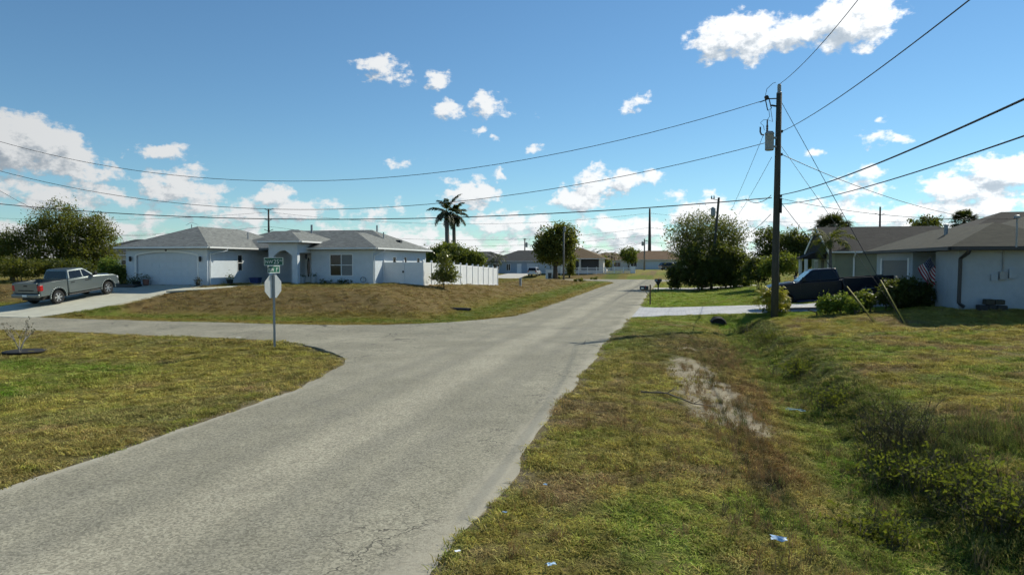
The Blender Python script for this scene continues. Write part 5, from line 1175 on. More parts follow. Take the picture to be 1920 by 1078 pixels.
e_, hz = plain_pole('distant transmission pole rising behind the white house roof', 505, 300, 392, polesteel, .6, .35, name='transmission_pole')
for f_ in (.62, .80, .97):
    for sg_ in (-1, 1): MB().tube([(0, 0, hz * f_), (sg_ * 2.2, 0, hz * f_ + .9)], .14, 6).build('cross_arm', polesteel, e_)
e_, hz = plain_pole('distant transmission pole rising behind the dark roof on the right', 1648, 300, 388, polesteel, .6, .35, name='transmission_pole')
for f_ in (.86,):
    for sg_ in (-1, 1): MB().tube([(0, 0, hz * f_), (sg_ * 2.0, 0, hz * f_ + .8)], .13, 6).build('cross_arm', polesteel, e_)
# distant lines strung along the canal
for k, (y0, y1, sg_, D0) in enumerate(((398, 405, 2.6, 300), (425, 432, 3.0, 300), (444, 446, 2.4, 300), (457, 459, 2.2, 300))):
    wire(['highest', 'second', 'third', 'lowest'][k] + ' of the faint distant lines left of the palm', atd(-60, y0 + 8, D0 + 60), atd(505, y0, D0), sg_, .055, wirefar, n=14)
    wire(['highest', 'second', 'third', 'lowest'][k] + ' of the faint distant lines across the middle of the sky', atd(505, y0, D0), atd(1217, y1 - 5, 330), sg_ * 2.0, .055, wirefar, n=16)
    wire(['highest', 'second', 'third', 'lowest'][k] + ' of the faint distant lines right of the tall dark pole', atd(1217, y1 - 5, 330), atd(1990, y1 - 12, 300), sg_ * 2.0, .055, wirefar, n=16)
wire('thin street cable dipping over the brown roof', atd(984, 455, 210), atd(1208, 455, 148), 2.6, .03, wirefar)
wire('thin wire slanting down at the left edge behind the trees', atd(-30, 340, 62), atd(75, 398, 70), .1, .018)
wire('wire ending at the antenna of the garage roof', atd(150, 437, 75), atd(292, 441, 54), .15, .014)

# ================================================================== VEGETATION
def leaf_mesh(name, parent, P, size, mat, r, elong=1.9, droop=0.0, fold=.25):
    n = len(P); d = r.normal(size=(n, 3)); d[:, 2] -= droop; d /= np.linalg.norm(d, axis=1, keepdims=True) + 1e-9
    a = r.normal(size=(n, 3)); a -= (a * d).sum(1, keepdims=True) * d; a /= np.linalg.norm(a, axis=1, keepdims=True) + 1e-9
    nn = np.cross(d, a); L = size * r.uniform(.6, 1.35, n)[:, None]; w = L / elong
    v = np.stack([P - d * L * .5, P + a * w * .5 + nn * w * fold * .3, P + d * L * .5, P - a * w * .5 + nn * w * fold * .3], 1).reshape(-1, 3).astype(np.float32)
    me = bpy.data.meshes.new(name); me.vertices.add(4 * n); me.vertices.foreach_set('co', v.ravel()); me.loops.add(4 * n); me.loops.foreach_set('vertex_index', np.arange(4 * n, dtype=np.int32))
    me.polygons.add(n); me.polygons.foreach_set('loop_start', np.arange(0, 4 * n, 4, dtype=np.int32)); me.update(calc_edges=True)
    at = me.attributes.new('var', 'FLOAT', 'POINT'); at.data.foreach_set('value', np.repeat(np.clip(r.normal(.45, .25, n), 0, 1), 4).astype(np.float32))
    me.materials.append(mat); o = bpy.data.objects.new(name, me); COL.objects.link(o); o.parent = parent; return o
def crown_points(lobes, n, r, clump=.5, per=38, shell=.5, flat=.8):
    wts = np.array([l[3] * l[4] * l[5] for l in lobes]) ** .75; wts /= wts.sum(); nc = max(4, n // per); C = []; pick = r.choice(len(lobes), nc, p=wts)
    for k in pick:
        cx, cy, cz, rx, ry, rz = lobes[k]; d = r.normal(size=3); d /= np.linalg.norm(d); q = r.uniform(shell ** 3, 1) ** (1 / 3) * r.uniform(.82, 1.08)
        C.append((cx + d[0] * rx * q, cy + d[1] * ry * q, cz + d[2] * rz * q))
    C = np.array(C); i = r.integers(0, nc, n); sz = r.uniform(.55, 1.35, nc) * clump
    return C[i] + r.normal(size=(n, 3)) * sz[i][:, None] * np.array([.5, .5, .5 * flat])
def tree(name, label, base, lobes, n, leaf, mat, trunk_r=.15, trunk_h=None, seed=1, clump=.6, group=None, cat='tree', shell=.45, elong=1.9, barkm=None, per=38, droop=.2, stems=1, shift=0.0):
    r = np.random.default_rng(seed); e_ = empty(name, base, r.uniform(0, .01), label, cat, group)
    th = trunk_h if trunk_h is not None else min(l[2] for l in lobes); b = MB()
    for sidx in range(stems):
        ox, oy = (r.normal(0, .25, 2) if stems > 1 else (0, 0))
        b.tube([(ox, oy, -.3), (ox + r.normal(0, .05), oy, th * .5), (ox * 1.5 + r.normal(0, .08), oy * 1.5, th)], [trunk_r * 1.25, trunk_r, trunk_r * .8], 9)
        for l in lobes:
            mid = Vector(((ox + l[0]) * .5 + r.normal(0, .2), (oy + l[1]) * .5, (th + l[2]) * .5 - .05)); end = Vector((l[0], l[1], l[2] + l[5] * .3))
            b.tube([(ox, oy, th * .85), tuple(mid), tuple(end)], [trunk_r * .55, trunk_r * .36, trunk_r * .12], 6)
            for _ in range(4):
                d = Vector(r.normal(size=3)).normalized(); b.tube([tuple(mid.lerp(end, .6)), tuple(end + Vector((d.x * l[3], d.y * l[4], abs(d.z) * l[5])) * .6)], [trunk_r * .2, trunk_r * .06], 5)
    b.build('trunk', barkm or bark, e_, smooth=True)
    leaf_mesh('crown', e_, crown_points(lobes, n, r, clump, per, shell), leaf, mat, r, elong, droop); return e_
def shrub(name, label, base, lobes, n, leaf, mat, seed=1, clump=.3, group=None, cat='shrub', elong=2.0, droop=-.2, shell=.5):
    return tree(name, label, base, lobes, n, leaf, mat, .035, min(l[2] for l in lobes) * .5, seed, clump, group, cat, shell, elong, droop=droop, stems=3)
def frond_mesh(v, f, var, root, az, elv, L, droop, nl, leafl, r, w=.035, twist=0.0, plume=.5):
    """one pinnate frond: arching rachis with two rows of leaflets"""
    h = Vector((math.cos(az), math.sin(az), 0)); pts = []; p = Vector(root); ang = elv; seg = 10
    for k in range(seg + 1):
        pts.append(p.copy()); p = p + (h * math.cos(ang) + Vector((0, 0, math.sin(ang)))) * (L / seg); ang -= droop / seg * (0.5 + 1.2 * k / seg)
    side = Vector((-h.y, h.x, 0))
    for k in range(seg):
        i = len(v); rr = w * (1 - k / seg * .8); v += [tuple(pts[k] + side * rr), tuple(pts[k] - side * rr), tuple(pts[k + 1] - side * rr * .85), tuple(pts[k + 1] + side * rr * .85)]; f.append((i, i + 1, i + 2, i + 3)); var += [.3] * 4
    for j in range(nl):
        u = .12 + .88 * (j + r.random()) / nl; a = u * seg; k = min(seg - 1, int(a)); c = pts[k].lerp(pts[k + 1], a - k); d = (pts[k + 1] - pts[k]).normalized(); up = side.cross(d) * -1
        if up.z < 0: up = -up
        ll = leafl * (math.sin(math.pi * (u * .80 + .16)) ** .7) * r.uniform(.8, 1.15)
        for sg_ in (-1, 1):
            o = side * sg_ * math.cos(.5) + d * .75 + up * r.uniform(-.4, plume); o.normalize(); tip = c + o * ll - Vector((0, 0, ll * .30)); m_ = c + o * ll * .5 + Vector((0, 0, ll * .02)); ww = d * (ll * .055 + .012)
            i = len(v); v += [tuple(c - ww * .5), tuple(c + ww * .5), tuple(m_ + ww), tuple(m_ - ww), tuple(tip)]; f += [(i, i + 1, i + 2, i + 3), (i + 3, i + 2, i + 4)]; var += [float(np.clip(r.normal(.45, .25), 0, 1))] * 5
def palm(name, label, base, trunk, nfr, L, mat, seed, leafl=.6, nl=34, droop=1.3, elv=(-.2, 1.2), group=None, tr=.2, shaft=None):
    r = np.random.default_rng(seed); e_ = empty(name, base, 0, label, 'palm tree', group); b = MB(); hgt = trunk[-1][2]
    b.tube(trunk, [tr * (1.15 - .3 * q[2] / hgt) for q in trunk], 12); b.build('trunk', palmbark, e_, smooth=True); top = Vector(trunk[-1])
    if shaft: MB().tube([tuple(top - Vector((0, 0, .05))), tuple(top + Vector((0, 0, shaft * .6))), tuple(top + Vector((0, 0, shaft)))], [tr * .95, tr * 1.05, tr * .5], 12).build('crownshaft', MATS['leaf_mid'], e_, smooth=True); top = top + Vector((0, 0, shaft))
    v, f, var = [], [], []
    for k in range(nfr):
        q = k / nfr; frond_mesh(v, f, var, top, k * 2.39996 + r.normal(0, .12), elv[1] + (elv[0] - elv[1]) * q ** .8 + r.normal(0, .08), L * r.uniform(.85, 1.1), droop * r.uniform(.75, 1.2), nl, leafl, r)
    me = bpy.data.meshes.new('fronds'); me.from_pydata(v, [], f); at = me.attributes.new('var', 'FLOAT', 'POINT'); at.data.foreach_set('value', np.array(var, np.float32)); me.materials.append(mat)
    o = bpy.data.objects.new('crown', me); COL.objects.link(o); o.parent = e_; return e_
def fan_palm(name, label, base, hgt, n, rad, mat, seed, tr=.2, group=None):
    r = np.random.default_rng(seed); e_ = empty(name, base, 0, label, 'palm tree', group); MB().tube([(0, 0, -.3), (.05, 0, hgt * .5), (0, 0, hgt)], [tr, tr * .9, tr * .95], 12).build('trunk', palmbark, e_, smooth=True)
    v, f, var = [], [], []
    for k in range(n):
        d = Vector((r.normal(), r.normal(), r.normal() * .75 + .25)).normalized(); c = Vector((0, 0, hgt)) + d * rad * r.uniform(.45, .62); side = d.cross(Vector((0, 0, 1)))
        if side.length < .1: side = Vector((1, 0, 0))
        side.normalize(); up = side.cross(d).normalized(); i = len(v); v += [tuple(Vector((0, 0, hgt)) + side * .02), tuple(Vector((0, 0, hgt)) - side * .02), tuple(c)]; f.append((i, i + 1, i + 2)); var += [.4] * 3
        for j in range(15):
            a = (j / 14 - .5) * 3.6; o = d * math.cos(a) + side * math.sin(a); o = (o + up * r.normal(0, .1)).normalized(); ll = rad * .5 * r.uniform(.8, 1.1) * (1 - .25 * abs(j / 7 - 1)); tip = c + o * ll - Vector((0, 0, ll * .25)); wv = o.cross(up).normalized() * .045
            m_ = c + o * ll * .55; i = len(v); v += [tuple(c), tuple(m_ + wv), tuple(tip), tuple(m_ - wv)]; f.append((i, i + 1, i + 2, i + 3)); var += [float(np.clip(r.normal(.4, .25), 0, 1))] * 4
    me = bpy.data.meshes.new('fans'); me.from_pydata(v, [], f); at = me.attributes.new('var', 'FLOAT', 'POINT'); at.data.foreach_set('value', np.array(var, np.float32)); me.materials.append(mat)
    o = bpy.data.objects.new('crown', me); COL.objects.link(o); o.parent = e_; return e_
def zat(py, D): return atd(960, py, D).z
def lob(px, py, rx_px, ry_px, D, base, dy=0.0, ry_m=None):
    """crown lobe from its outline in the photo: centre and radii in pixels at depth D"""
    c = atd(px, py, D); s_ = D / F; return (c.x - base.x, dy, c.z - base.z, rx_px * s_, ry_m or rx_px * s_, ry_px * s_)

# trees left of the white house
D = 58.0
for k, (px, lobes, mt, lab, n) in enumerate([
    (22, [(12, 450, 26, 34), (30, 480, 40, 36), (-10, 470, 30, 40)], leaf_olive, 'dark tree at the left edge of the row behind the grey truck', 9000),
    (108, [(112, 410, 40, 34), (85, 435, 36, 36), (135, 445, 42, 40), (105, 480, 46, 36), (60, 455, 22, 30)], leaf_olive, 'tallest bushy tree in the row behind the grey truck', 19000),
    (178, [(172, 432, 34, 34), (192, 458, 26, 34), (160, 470, 36, 38), (196, 490, 24, 30)], leaf_olive, 'bushy olive tree beside the garage corner', 13000)]):
    b_ = GD(px, D + k * .8); tree('broadleaf_tree', lab, b_, [lob(a, b, c_, d_, D + k * .8, b_, dy=random.uniform(-.8, .8)) for a, b, c_, d_ in lobes], n, .19, mt, .16, 1.6, 20 + k, .62, 'trees left of the white house', elong=2.4)
for k, (px, py, rx, ry, D_, mt, lab) in enumerate([(40, 501, 48, 17, 53, leaf_olive, 'low green bush under the leftmost tree behind the truck bed'), (205, 503, 16, 18, 52, leaf_bright, 'yellow green shrub at the garage corner'), (130, 502, 54, 17, 54, leaf_dark, 'dark undergrowth behind the truck cab'), (222, 512, 12, 12, 49, leaf_mid, 'small leafy shrub in front of the garage wall')]):
    b_ = GD(px, D_); shrub('bush', lab, b_, [lob(px - rx * .4, py, rx * .6, ry, D_, b_), lob(px + rx * .4, py + 2, rx * .6, ry * .9, D_, b_)], 5200, .16, mt, 30 + k, .38, 'undergrowth left of the white house')
# royal palms behind the fence and what grows round them
D = 88.0
for k, (px, top_y, lab) in enumerate([(838, 404, 'taller royal palm left of the pair above the white fence'), (851, 408, 'slimmer royal palm right of the pair above the white fence')]):
    b_ = GD(px, D + k * 1.5); ht = zat(top_y + 8, D) - b_.z
    palm('royal_palm', lab, b_, [(0, 0, -.3), (.1, 0, ht * .4), (0, 0, ht)], 11, 2.75 if k == 0 else 2.5, leaf_palm, 40 + k, .62, 95, 1.15, (-.7, 1.25), 'pair of royal palms', .30 - .05 * k, 1.1)
D = 77.0
for k, (px, lobes, mt, n, lab) in enumerate([(835, [(835, 478, 26, 20), (818, 484, 22, 16), (850, 476, 20, 18)], leaf_mid, 9000, 'dense green tree under the royal palms'), (880, [(872, 482, 22, 14), (892, 486, 16, 12)], leaf_mid, 5000, 'rounded green tree right of the royal palms'), (800, [(802, 490, 16, 14)], leaf_dark, 3000, 'dark shrub at the rear corner of the white house')]):
    b_ = GD(px, D + k); tree('broadleaf_tree', lab, b_, [lob(a, b, c_, d_, D + k, b_) for a, b, c_, d_ in lobes], n, .26, mt, .14, 1.2, 50 + k, .6, 'trees behind the white fence')
def bare_tree(label, px, D, py_top, spread, seed, name='bare_tree', matb=None):
    r = np.random.default_rng(seed); b_ = GD(px, D); e_ = empty(name, b_, 0, label, 'tree', 'leafless trees in the distance'); hh = zat(py_top, D) - b_.z; m = MB()
    def grow(p, d, L, rad, lev):
        q = p + d * L; m.tube([tuple(p), tuple(p.lerp(q, .5) + Vector(r.normal(0, .04 * L, 3))), tuple(q)], [rad, rad * .8, rad * .6], 5, False)
        if lev == 0: return
        for _ in range(3 if lev > 1 else 4): grow(q if r.random() < .6 else p.lerp(q, .6), (d + Vector((r.normal(0, .55) * spread, r.normal(0, .55) * spread, r.normal(.05, .3)))).normalized(), L * r.uniform(.55, .8), rad * .55, lev - 1)
    grow(Vector((0, 0, -.2)), Vector((0, 0, 1)), hh * .38, .17, 4); m.build('trunk', bark_pale if matb is None else matb, e_, smooth=True)
    leaf_mesh('crown', e_, np.array(m.v)[r.integers(0, len(m.v), 160)] * [1, 1, 1], .14, leaf_dead, r); return e_
bare_tree('leafless tree right of the royal palms', 868, 92, 440, 1.0, 61); bare_tree('leafless tree peeping over the right end of the white roof', 792, 95, 458, 1.2, 62)
bare_tree('leafless tree right of the tall dark pole', 1238, 190, 462, 1.2, 63); bare_tree('leafless tree left of the tall dark pole', 1192, 200, 462, 1.2, 64)
# small tree in front of the fence
b_ = G(833, 541, 1.0); D = b_.y
tree('young_tree', 'young tree with bronze green top in front of the white fence', b_, [lob(833, 486, 13, 18, D, b_), lob(838, 505, 18, 15, D, b_), lob(827, 517, 19, 13, D, b_), lob(844, 519, 15, 10, D, b_)], 3000, .17, leaf_magn, .04, .75, 70, .36, shell=.25, elong=1.8, per=14)
# round dark tree by the slate roofed house
D = 120.0; b_ = GD(1041, D)
tree('broadleaf_tree', 'round dark tree on a stout trunk before the slate roofed house', b_, [lob(1040, 450, 32, 30, D, b_), lob(1060, 445, 22, 24, D, b_), lob(1022, 470, 22, 24, D, b_), lob(1065, 470, 18, 22, D, b_), lob(1045, 480, 30, 16, D, b_)], 15000, .42, leaf_olive, .42, 2.6, 71, .9)
# big airy tree at the bend on the right
D = 74.0; b_ = GD(1335, D - .0); b_.y += 2.5
tree('broadleaf_tree', 'large airy tree with dense dark base behind the leaning pole', b_, [lob(1330, 430, 48, 38, D, b_), lob(1293, 440, 30, 36, D, b_), lob(1370, 440, 38, 40, D, b_), lob(1345, 470, 60, 34, D, b_), lob(1398, 450, 18, 30, D, b_), lob(1300, 470, 36, 30, D, b_)], 15500, .30, leafmat('leaf_airy', (.045, .060, .022), (.19, .20, .055), .35, .4), .16, 1.2, 72, .95, stems=3, shell=.2, per=16, elong=3.0, droop=.6)
for k, (px, py, rx, ry, mt, n, lab) in enumerate([(1310, 497, 42, 38, leaf_dark, 9000, 'dense dark shrub mass left under the airy tree'), (1365, 495, 42, 40, leaf_dark, 9000, 'dense dark shrub mass right under the airy tree'), (1395, 500, 24, 32, leaf_mid, 4500, 'green shrub at the right foot of the airy tree'), (1272, 512, 14, 12, leaf_dark, 1800, 'small dark shrub at the left foot of the airy tree')]):
    b_ = GD(px, 72.5 + k * .7); shrub('bush', lab, b_, [lob(px - rx * .3, py, rx * .7, ry, 73, b_), lob(px + rx * .35, py + 4, rx * .6, ry * .85, 73, b_), lob(px, py + 20, rx * .85, ry * .5, 73, b_)], int(n * 1.25), .26, mt, 80 + k, .5, 'shrubs under the airy tree', shell=.6)
b_ = GD(1266, 88); shrub('bush', 'tiny bright bush at the far road edge', b_, [(0, 0, .5, .6, .6, .5)], 500, .2, leaf_bright, 85, .2)
# trees between the pole and the sage house
for k, (px, D, lobes, mt, n, lab) in enumerate([(1452, 66, [(1440, 455, 26, 26), (1465, 465, 26, 30), (1430, 490, 22, 26)], leaf_dark, 7000, 'dark tree just behind the tall utility pole'), (1492, 64, [(1490, 452, 24, 20), (1510, 462, 18, 22), (1500, 488, 26, 26)], leaf_dark, 8000, 'dark tree left of the white gable'), (1462, 58, [(1470, 496, 26, 18), (1446, 500, 20, 16)], leaf_mid, 4000, 'yellow green bushy tree above the dark truck hood')]):
    b_ = GD(px, D); tree('broadleaf_tree', lab, b_, [lob(a, b, c_, d_, D, b_) for a, b, c_, d_ in lobes], n, .23, mt, .13, 1.0, 90 + k, .55, 'trees between the pole and the sage house', shell=.3)
b_ = GD(1425, 62); shrub('bush', 'dark shrub between airy tree and utility pole', b_, [lob(1415, 505, 18, 24, 62, b_), lob(1432, 508, 12, 20, 62, b_)], 3000, .22, leaf_dark, 95, .4)
# palms round the sage house
b_ = GD(1556, 46.5); palm('palm', 'small palm with yellow green fronds before the sage house', b_, [(0, 0, -.2), (.03, 0, 1.2), (0, 0, zat(462, 46.5) - b_.z)], 13, 1.75, leafmat('leaf_palm_yellow', (.045, .058, .012), (.14, .14, .022), .3, .8), 100, .5, 30, 1.5, (-.3, 1.2), None, .10, .4)
fan_palm('fan_palm', 'fan palm crown above the ridge of the sage house', GD(1560, 66), zat(432, 66) - GD(1560, 66).z, 150, 2.1, leaf_palm, 101, group='fan palms behind the right-hand roofs')
fan_palm('fan_palm', 'distant fan palm crown between the two right-hand roofs', GD(1806, 76), zat(416, 76) - GD(1806, 76).z, 130, 1.7, leaf_palm, 102, group='fan palms behind the right-hand roofs')
b_ = GD(1735, 80); tree('broadleaf_tree', 'treetop just showing over the dark ridge on the right', b_, [lob(1735, 418, 26, 12, 80, b_)], 1500, .28, leaf_dark, .15, 4, 103, .5)
# yellow croton, hedge and shrubs by the grey house
b_ = GD(1452, 35.6); e_ = empty('croton_shrub', b_, 0, 'bright yellow leaved shrub behind the tall utility pole', 'shrub'); r = np.random.default_rng(104); v, f, var = [], [], []
for k in range(70): frond_mesh(v, f, var, (r.normal(0, .26), r.normal(0, .2), r.uniform(.35, 1.15)), r.uniform(0, 6.28), r.uniform(.1, 1.3), r.uniform(.55, .95), 1.7, 18, .30, r, .01)
me = bpy.data.meshes.new('crown'); me.from_pydata(v, [], f); at = me.attributes.new('var', 'FLOAT', 'POINT'); at.data.foreach_set('value', np.array(var, np.float32)); me.materials.append(leaf_yel); o = bpy.data.objects.new('crown', me); COL.objects.link(o); o.parent = e_
MB().tube([(0, 0, -.1), (.02, 0, .5), (.1, 0, 1.0)], [.05, .04, .03], 7).build('trunk', bark, e_); leaf_mesh('lower_leaves', e_, r.normal(size=(260, 3)) * [.32, .32, .14] + [0, 0, .35], .14, leaf_dark, r)
for k, (px, py, rx, ry, D, mt, n, lab) in enumerate([(1557, 571, 22, 15, 32.5, leaf_bright, 1900, 'low light green shrub left of the yellow guards'), (1588, 570, 22, 16, 32.0, leaf_bright, 2300, 'light green shrub behind the shorter yellow guard'), (1620, 562, 18, 15, 32.4, leaf_mid, 1600, 'leafy shrub between the two yellow guards'), (1682, 551, 30, 28, 32.2, leaf_dark, 5200, 'large dark leafy shrub behind the longer yellow guard'), (1715, 552, 30, 32, 32.6, leaf_dark, 4800, 'dark shrub at the entrance of the grey house')]):
    b_ = GD(px, D); shrub('bush', lab, b_, [lob(px - rx * .35, py, rx * .7, ry, D, b_), lob(px + rx * .35, py + 2, rx * .7, ry * .9, D, b_)], n, .15, mt, 110 + k, .26, 'shrubs beside the grey house', elong=2.2)
# far planting
for k, (px, D, py, rx, ry, mt, n, lab) in enumerate([(1178, 150, 478, 17, 13, leaf_mid, 3500, 'bushy green tree beyond the pale picket fence'), (1195, 190, 478, 14, 8, leaf_olive, 1500, 'dull green treetop left of the tan roof'), (1132, 140, 492, 14, 10, leaf_magn, 1500, 'pale thin shrub behind the picket fence'), (1250, 170, 488, 12, 8, leaf_dark, 1200, 'dark shrub beside the tan roofed house'), (1068, 128, 495, 8, 16, leaf_olive, 1500, 'climbing greenery beside the grey pole')]):
    b_ = GD(px, D); tree('broadleaf_tree', lab, b_, [lob(px, py, rx, ry, D, b_), lob(px + rx * .3, py + ry * .6, rx * .7, ry * .7, D, b_)], n, .36, mt, .14, .8, 120 + k, .6)
for k, (px, D, py, L, lab) in enumerate([(932, 138, 484, 2.6, 'small palm before the slate roof'), (1107, 175, 478, 2.4, 'leftmost far palm beyond the brown roof'), (1118, 178, 477, 2.4, 'second far palm beyond the brown roof'), (1146, 172, 480, 2.6, 'rightmost far palm left of the bushy green tree')]):
    b_ = GD(px, D); palm('palm', lab, b_, [(0, 0, -.2), (.05, 0, 1.5), (0, 0, zat(py, D) - b_.z)], 13, L, leaf_palm, 130 + k, .6, 22, 1.5, (-.4, 1.1), 'small far palms', .13)
for k, (px, py, rx) in enumerate([(1052, 521, 8), (1115, 522, 8), (1086, 527, 12)]):
    b_ = G(px, py + 2); shrub('bush', ['low scrub at the foot of the slim grey pole', 'low scrub patch on the lawn before the picket fence', 'low scrub at the edge of the cross street'][k], b_, [(0, 0, .2, rx * b_.y / F, .6, .35)], 420, .22, leaf_olive, 140 + k, .2)
# a dark line of woods far behind everything
r = np.random.default_rng(150); n = 26000; th = r.uniform(-.78, .78, n); DD = r.uniform(330, 420, n); P_ = np.stack([np.sin(th) * DD, np.cos(th) * DD, .5 + np.abs(r.normal(0, 1, n)) * 1.6 + 2.6 * fbm(th * 40 + 9, th * 0 + 3, 3) * r.random(n)], 1)
wd = leaf_mesh('distant_woods', None, P_, 1.5, leaf_dark, r, 1.4); tag(wd, 'faint dark line of distant scrub on the horizon', 'woods', kind='stuff')
# sapling in a black mulch ring at the left
b_ = G(38, 662, -.1); e_ = empty('sapling', b_, 0, 'pale bare branched sapling in the lawn at the left edge', 'sapling'); r = np.random.default_rng(160); m = MB(); tips = []
def gs(p, d, L, rad, lev):
    q = p + d * L; m.tube([tuple(p), tuple(p.lerp(q, .5) + Vector(r.normal(0, .02, 3))), tuple(q)], [rad, rad * .85, rad * .6], 6); tips.append(q)
    if lev:
        for _ in range(3 if lev > 1 else 2): gs(p.lerp(q, r.uniform(.6, 1)), (d + Vector((r.normal(0, .45), r.normal(0, .45), r.normal(.15, .2)))).normalized(), L * r.uniform(.45, .7), rad * .6, lev - 1)
for a in range(5): gs(Vector((r.normal(0, .03), r.normal(0, .03), -.05)), Vector((math.cos(a * 1.05) * .42, math.sin(a * 1.05) * .42, 1)).normalized(), .68, .015, 2)
m.build('trunk', bark_pale, e_, smooth=True); leaf_mesh('crown', e_, np.array([tuple(q) for q in tips])[r.integers(0, len(tips), 130)] + r.normal(0, .03, (130, 3)), .06, leaf_dead, r)
o = MB().lathe([(.30, .0), (.62, .03), (.66, .07), (.60, .09), (.3, .03), (.05, .02)], 28, Matrix.Translation((b_.x + .15, b_.y, b_.z + .005))).build('mulch_ring', rubber, None, smooth=True); tag(o, 'black rubber mulch ring round the bare sapling', 'mulch ring')
# dead weeds and leafy weeds on the ditch bank
weedstem = pm('weed_stem', (.075, .062, .034), .95, .3, 9)
def weed_clump(label, px, py, n, h, spread, mat, seed, name='weed_clump', leafs=0, lm=None):
    p = G(px, py, -.2); r = np.random.default_rng(seed); e_ = empty(name, p, 0, label, 'weeds', 'weeds on the ditch bank'); m = MB(); tp = []
    for k in range(n):
        q0 = Vector((r.normal(0, spread * .6), r.normal(0, spread * .6), -.05)); d = Vector((r.normal(0, .35), r.normal(0, .35), 1)).normalized(); L = h * r.uniform(.5, 1.15); q1 = q0 + d * L * .6; q2 = q1 + (d + Vector((r.normal(0, .4), r.normal(0, .4), 0))).normalized() * L * .5
        m.tube([tuple(q0), tuple(q1), tuple(q2)], [.005, .004, .002], 4, False)
        for _ in range(4):
            u = q0.lerp(q1, r.uniform(.4, 1)) if r.random() < .5 else q1.lerp(q2, r.random()); w_ = u + Vector((r.normal(0, .12), r.normal(0, .12), r.uniform(.02, .16))); m.tube([tuple(u), tuple(w_)], [.003, .0015], 3, False); tp.append(w_)
        tp.append(q2)
    m.build('stems', weedstem, e_)['kind'] = 'stuff'; tp = np.array([tuple(q) for q in tp])
    if leafs: leaf_mesh('leaves', e_, tp[r.integers(0, len(tp), leafs)] * np.array([1, 1, 1]) * r.uniform(.5, 1, (leafs, 1)) + r.normal(0, .04, (leafs, 3)), .07, lm or leaf_weed, r, 2.4)
    return e_
for k, a in enumerate([('dry grey twiggy weed clump upright on the ditch bank', 1668, 850, 60, .95, .38, stickm, 170, 220, leaf_dead), ('tall dry weed stalk beside the twiggy clump', 1715, 845, 26, 1.05, .26, stickm, 171, 120, leaf_dead), ('dark leafy weeds at the foot of the twiggy clump', 1690, 905, 70, .55, .45, stickm, 172, 900, leaf_weed), ('dark leafy weeds in the ditch at lower right', 1800, 930, 80, .55, .55, stickm, 173, 1100, leaf_weed), ('low leafy weeds at the right frame edge', 1880, 985, 70, .50, .45, stickm, 174, 900, leaf_weed), ('leafy weeds climbing the bank above the twiggy clump', 1560, 760, 60, .42, .5, stickm, 175, 800, leaf_weed), ('green weeds on the bank midway to the pole', 1500, 700, 60, .40, .55, stickm, 176, 800, leaf_weed), ('dark weeds at the head of the ditch near the pole', 1440, 640, 60, .45, .7, stickm, 177, 800, leaf_weed), ('grey brown weeds at the corner of the ditch bank', 1395, 625, 40, .40, .5, stickm, 178, 420, leaf_dead), ('green weeds in the bottom of the ditch at bottom right', 1640, 1010, 60, .30, .5, stickm, 179, 800, leaf_weed)]):
    weed_clump(a[0], a[1], a[2], a[3], a[4], a[5], a[6], a[7], 'weed_clump', a[8], a[9])

# ================================================================== SMALL THINGS
def leafy_pot(name, label, s, t, r_, h, mat, n, lm, seed, hh=.35, group=None):
    e_ = pot(name, label, s, t, ZA - .02 if t > 41 else H(s, t), r_, h, mat, group=group)
    if n: r = np.random.default_rng(seed); leaf_mesh('plant', e_, r.normal(size=(n, 3)) * [r_ * .7, r_ * .7, hh * .4] + [0, 0, h + hh * .4], .10, lm, r)
    return e_
leafy_pot('planter', 'dark pot with green plant at the garage side wall', -30.9, 42.9, .22, .38, potdark, 160, leaf_mid, 201)
leafy_pot('planter', 'white pot left of the pair beside the front door', -27.1, 46.3, .22, .52, potwhite, 60, leaf_dark, 202, .15)
leafy_pot('planter', 'white pot nearest the window beside the front door', -26.2, 46.3, .24, .54, potwhite, 60, leaf_dark, 203, .2)
leafy_pot('planter', 'terracotta pot beside the garage door', -36.2, 40.9, .22, .42, terracotta, 90, leaf_dark, 204, .25); leafy_pot('planter', 'low dark planter at the garage corner', -36.8, 40.7, .3, .3, potdark, 220, leaf_dark, 205, .4)
leafy_pot('planter', 'small pot with dry plant at the right garage pier', -31.9, 40.8, .16, .2, potdark, 160, leaf_dead, 206, .3)
e_ = grid_empty('storage_tub', -30.5, 45.4, ZA, 'dark blue plastic tub against the garage side wall', 'tub'); MB().hexa([(-.3, -.22, .02), (.3, -.22, .02), (.3, .22, .02), (-.3, .22, .02), (-.38, -.28, .42), (.38, -.28, .42), (.38, .28, .42), (-.38, .28, .42)]).build('tub', blue_bin, e_, bevel=.03); MB().box(-.40, .40, -.30, .30, .425, .47).build('lid', blue_bin, e_, bevel=.02)
b_ = W(-24.3, 46.2, ZA - .05); shrub('bush', 'low dark plants under the front window', b_, [(-.7, 0, .2, .6, .25, .2), (.5, 0, .18, .7, .25, .18)], 700, .1, leaf_dark, 207, .15)
e_ = grid_empty('hose_stand', -22.2, 46.4, ZA - .03, 'coiled hose stand with white tap at the house corner', 'hose'); MB().lathe([(.10, 0), (.12, .05), (.05, .1), (.05, .5), (.02, .52)], 10).build('stand', potwhite, e_); hs_ = MB(); hs_.tube([(.22 * math.cos(a), -.08 + .01 * a / 6, .35 + .18 * math.sin(a)) for a in np.linspace(0, 18.8, 60)], .018, 6); hs_.build('hose', potdark, e_)
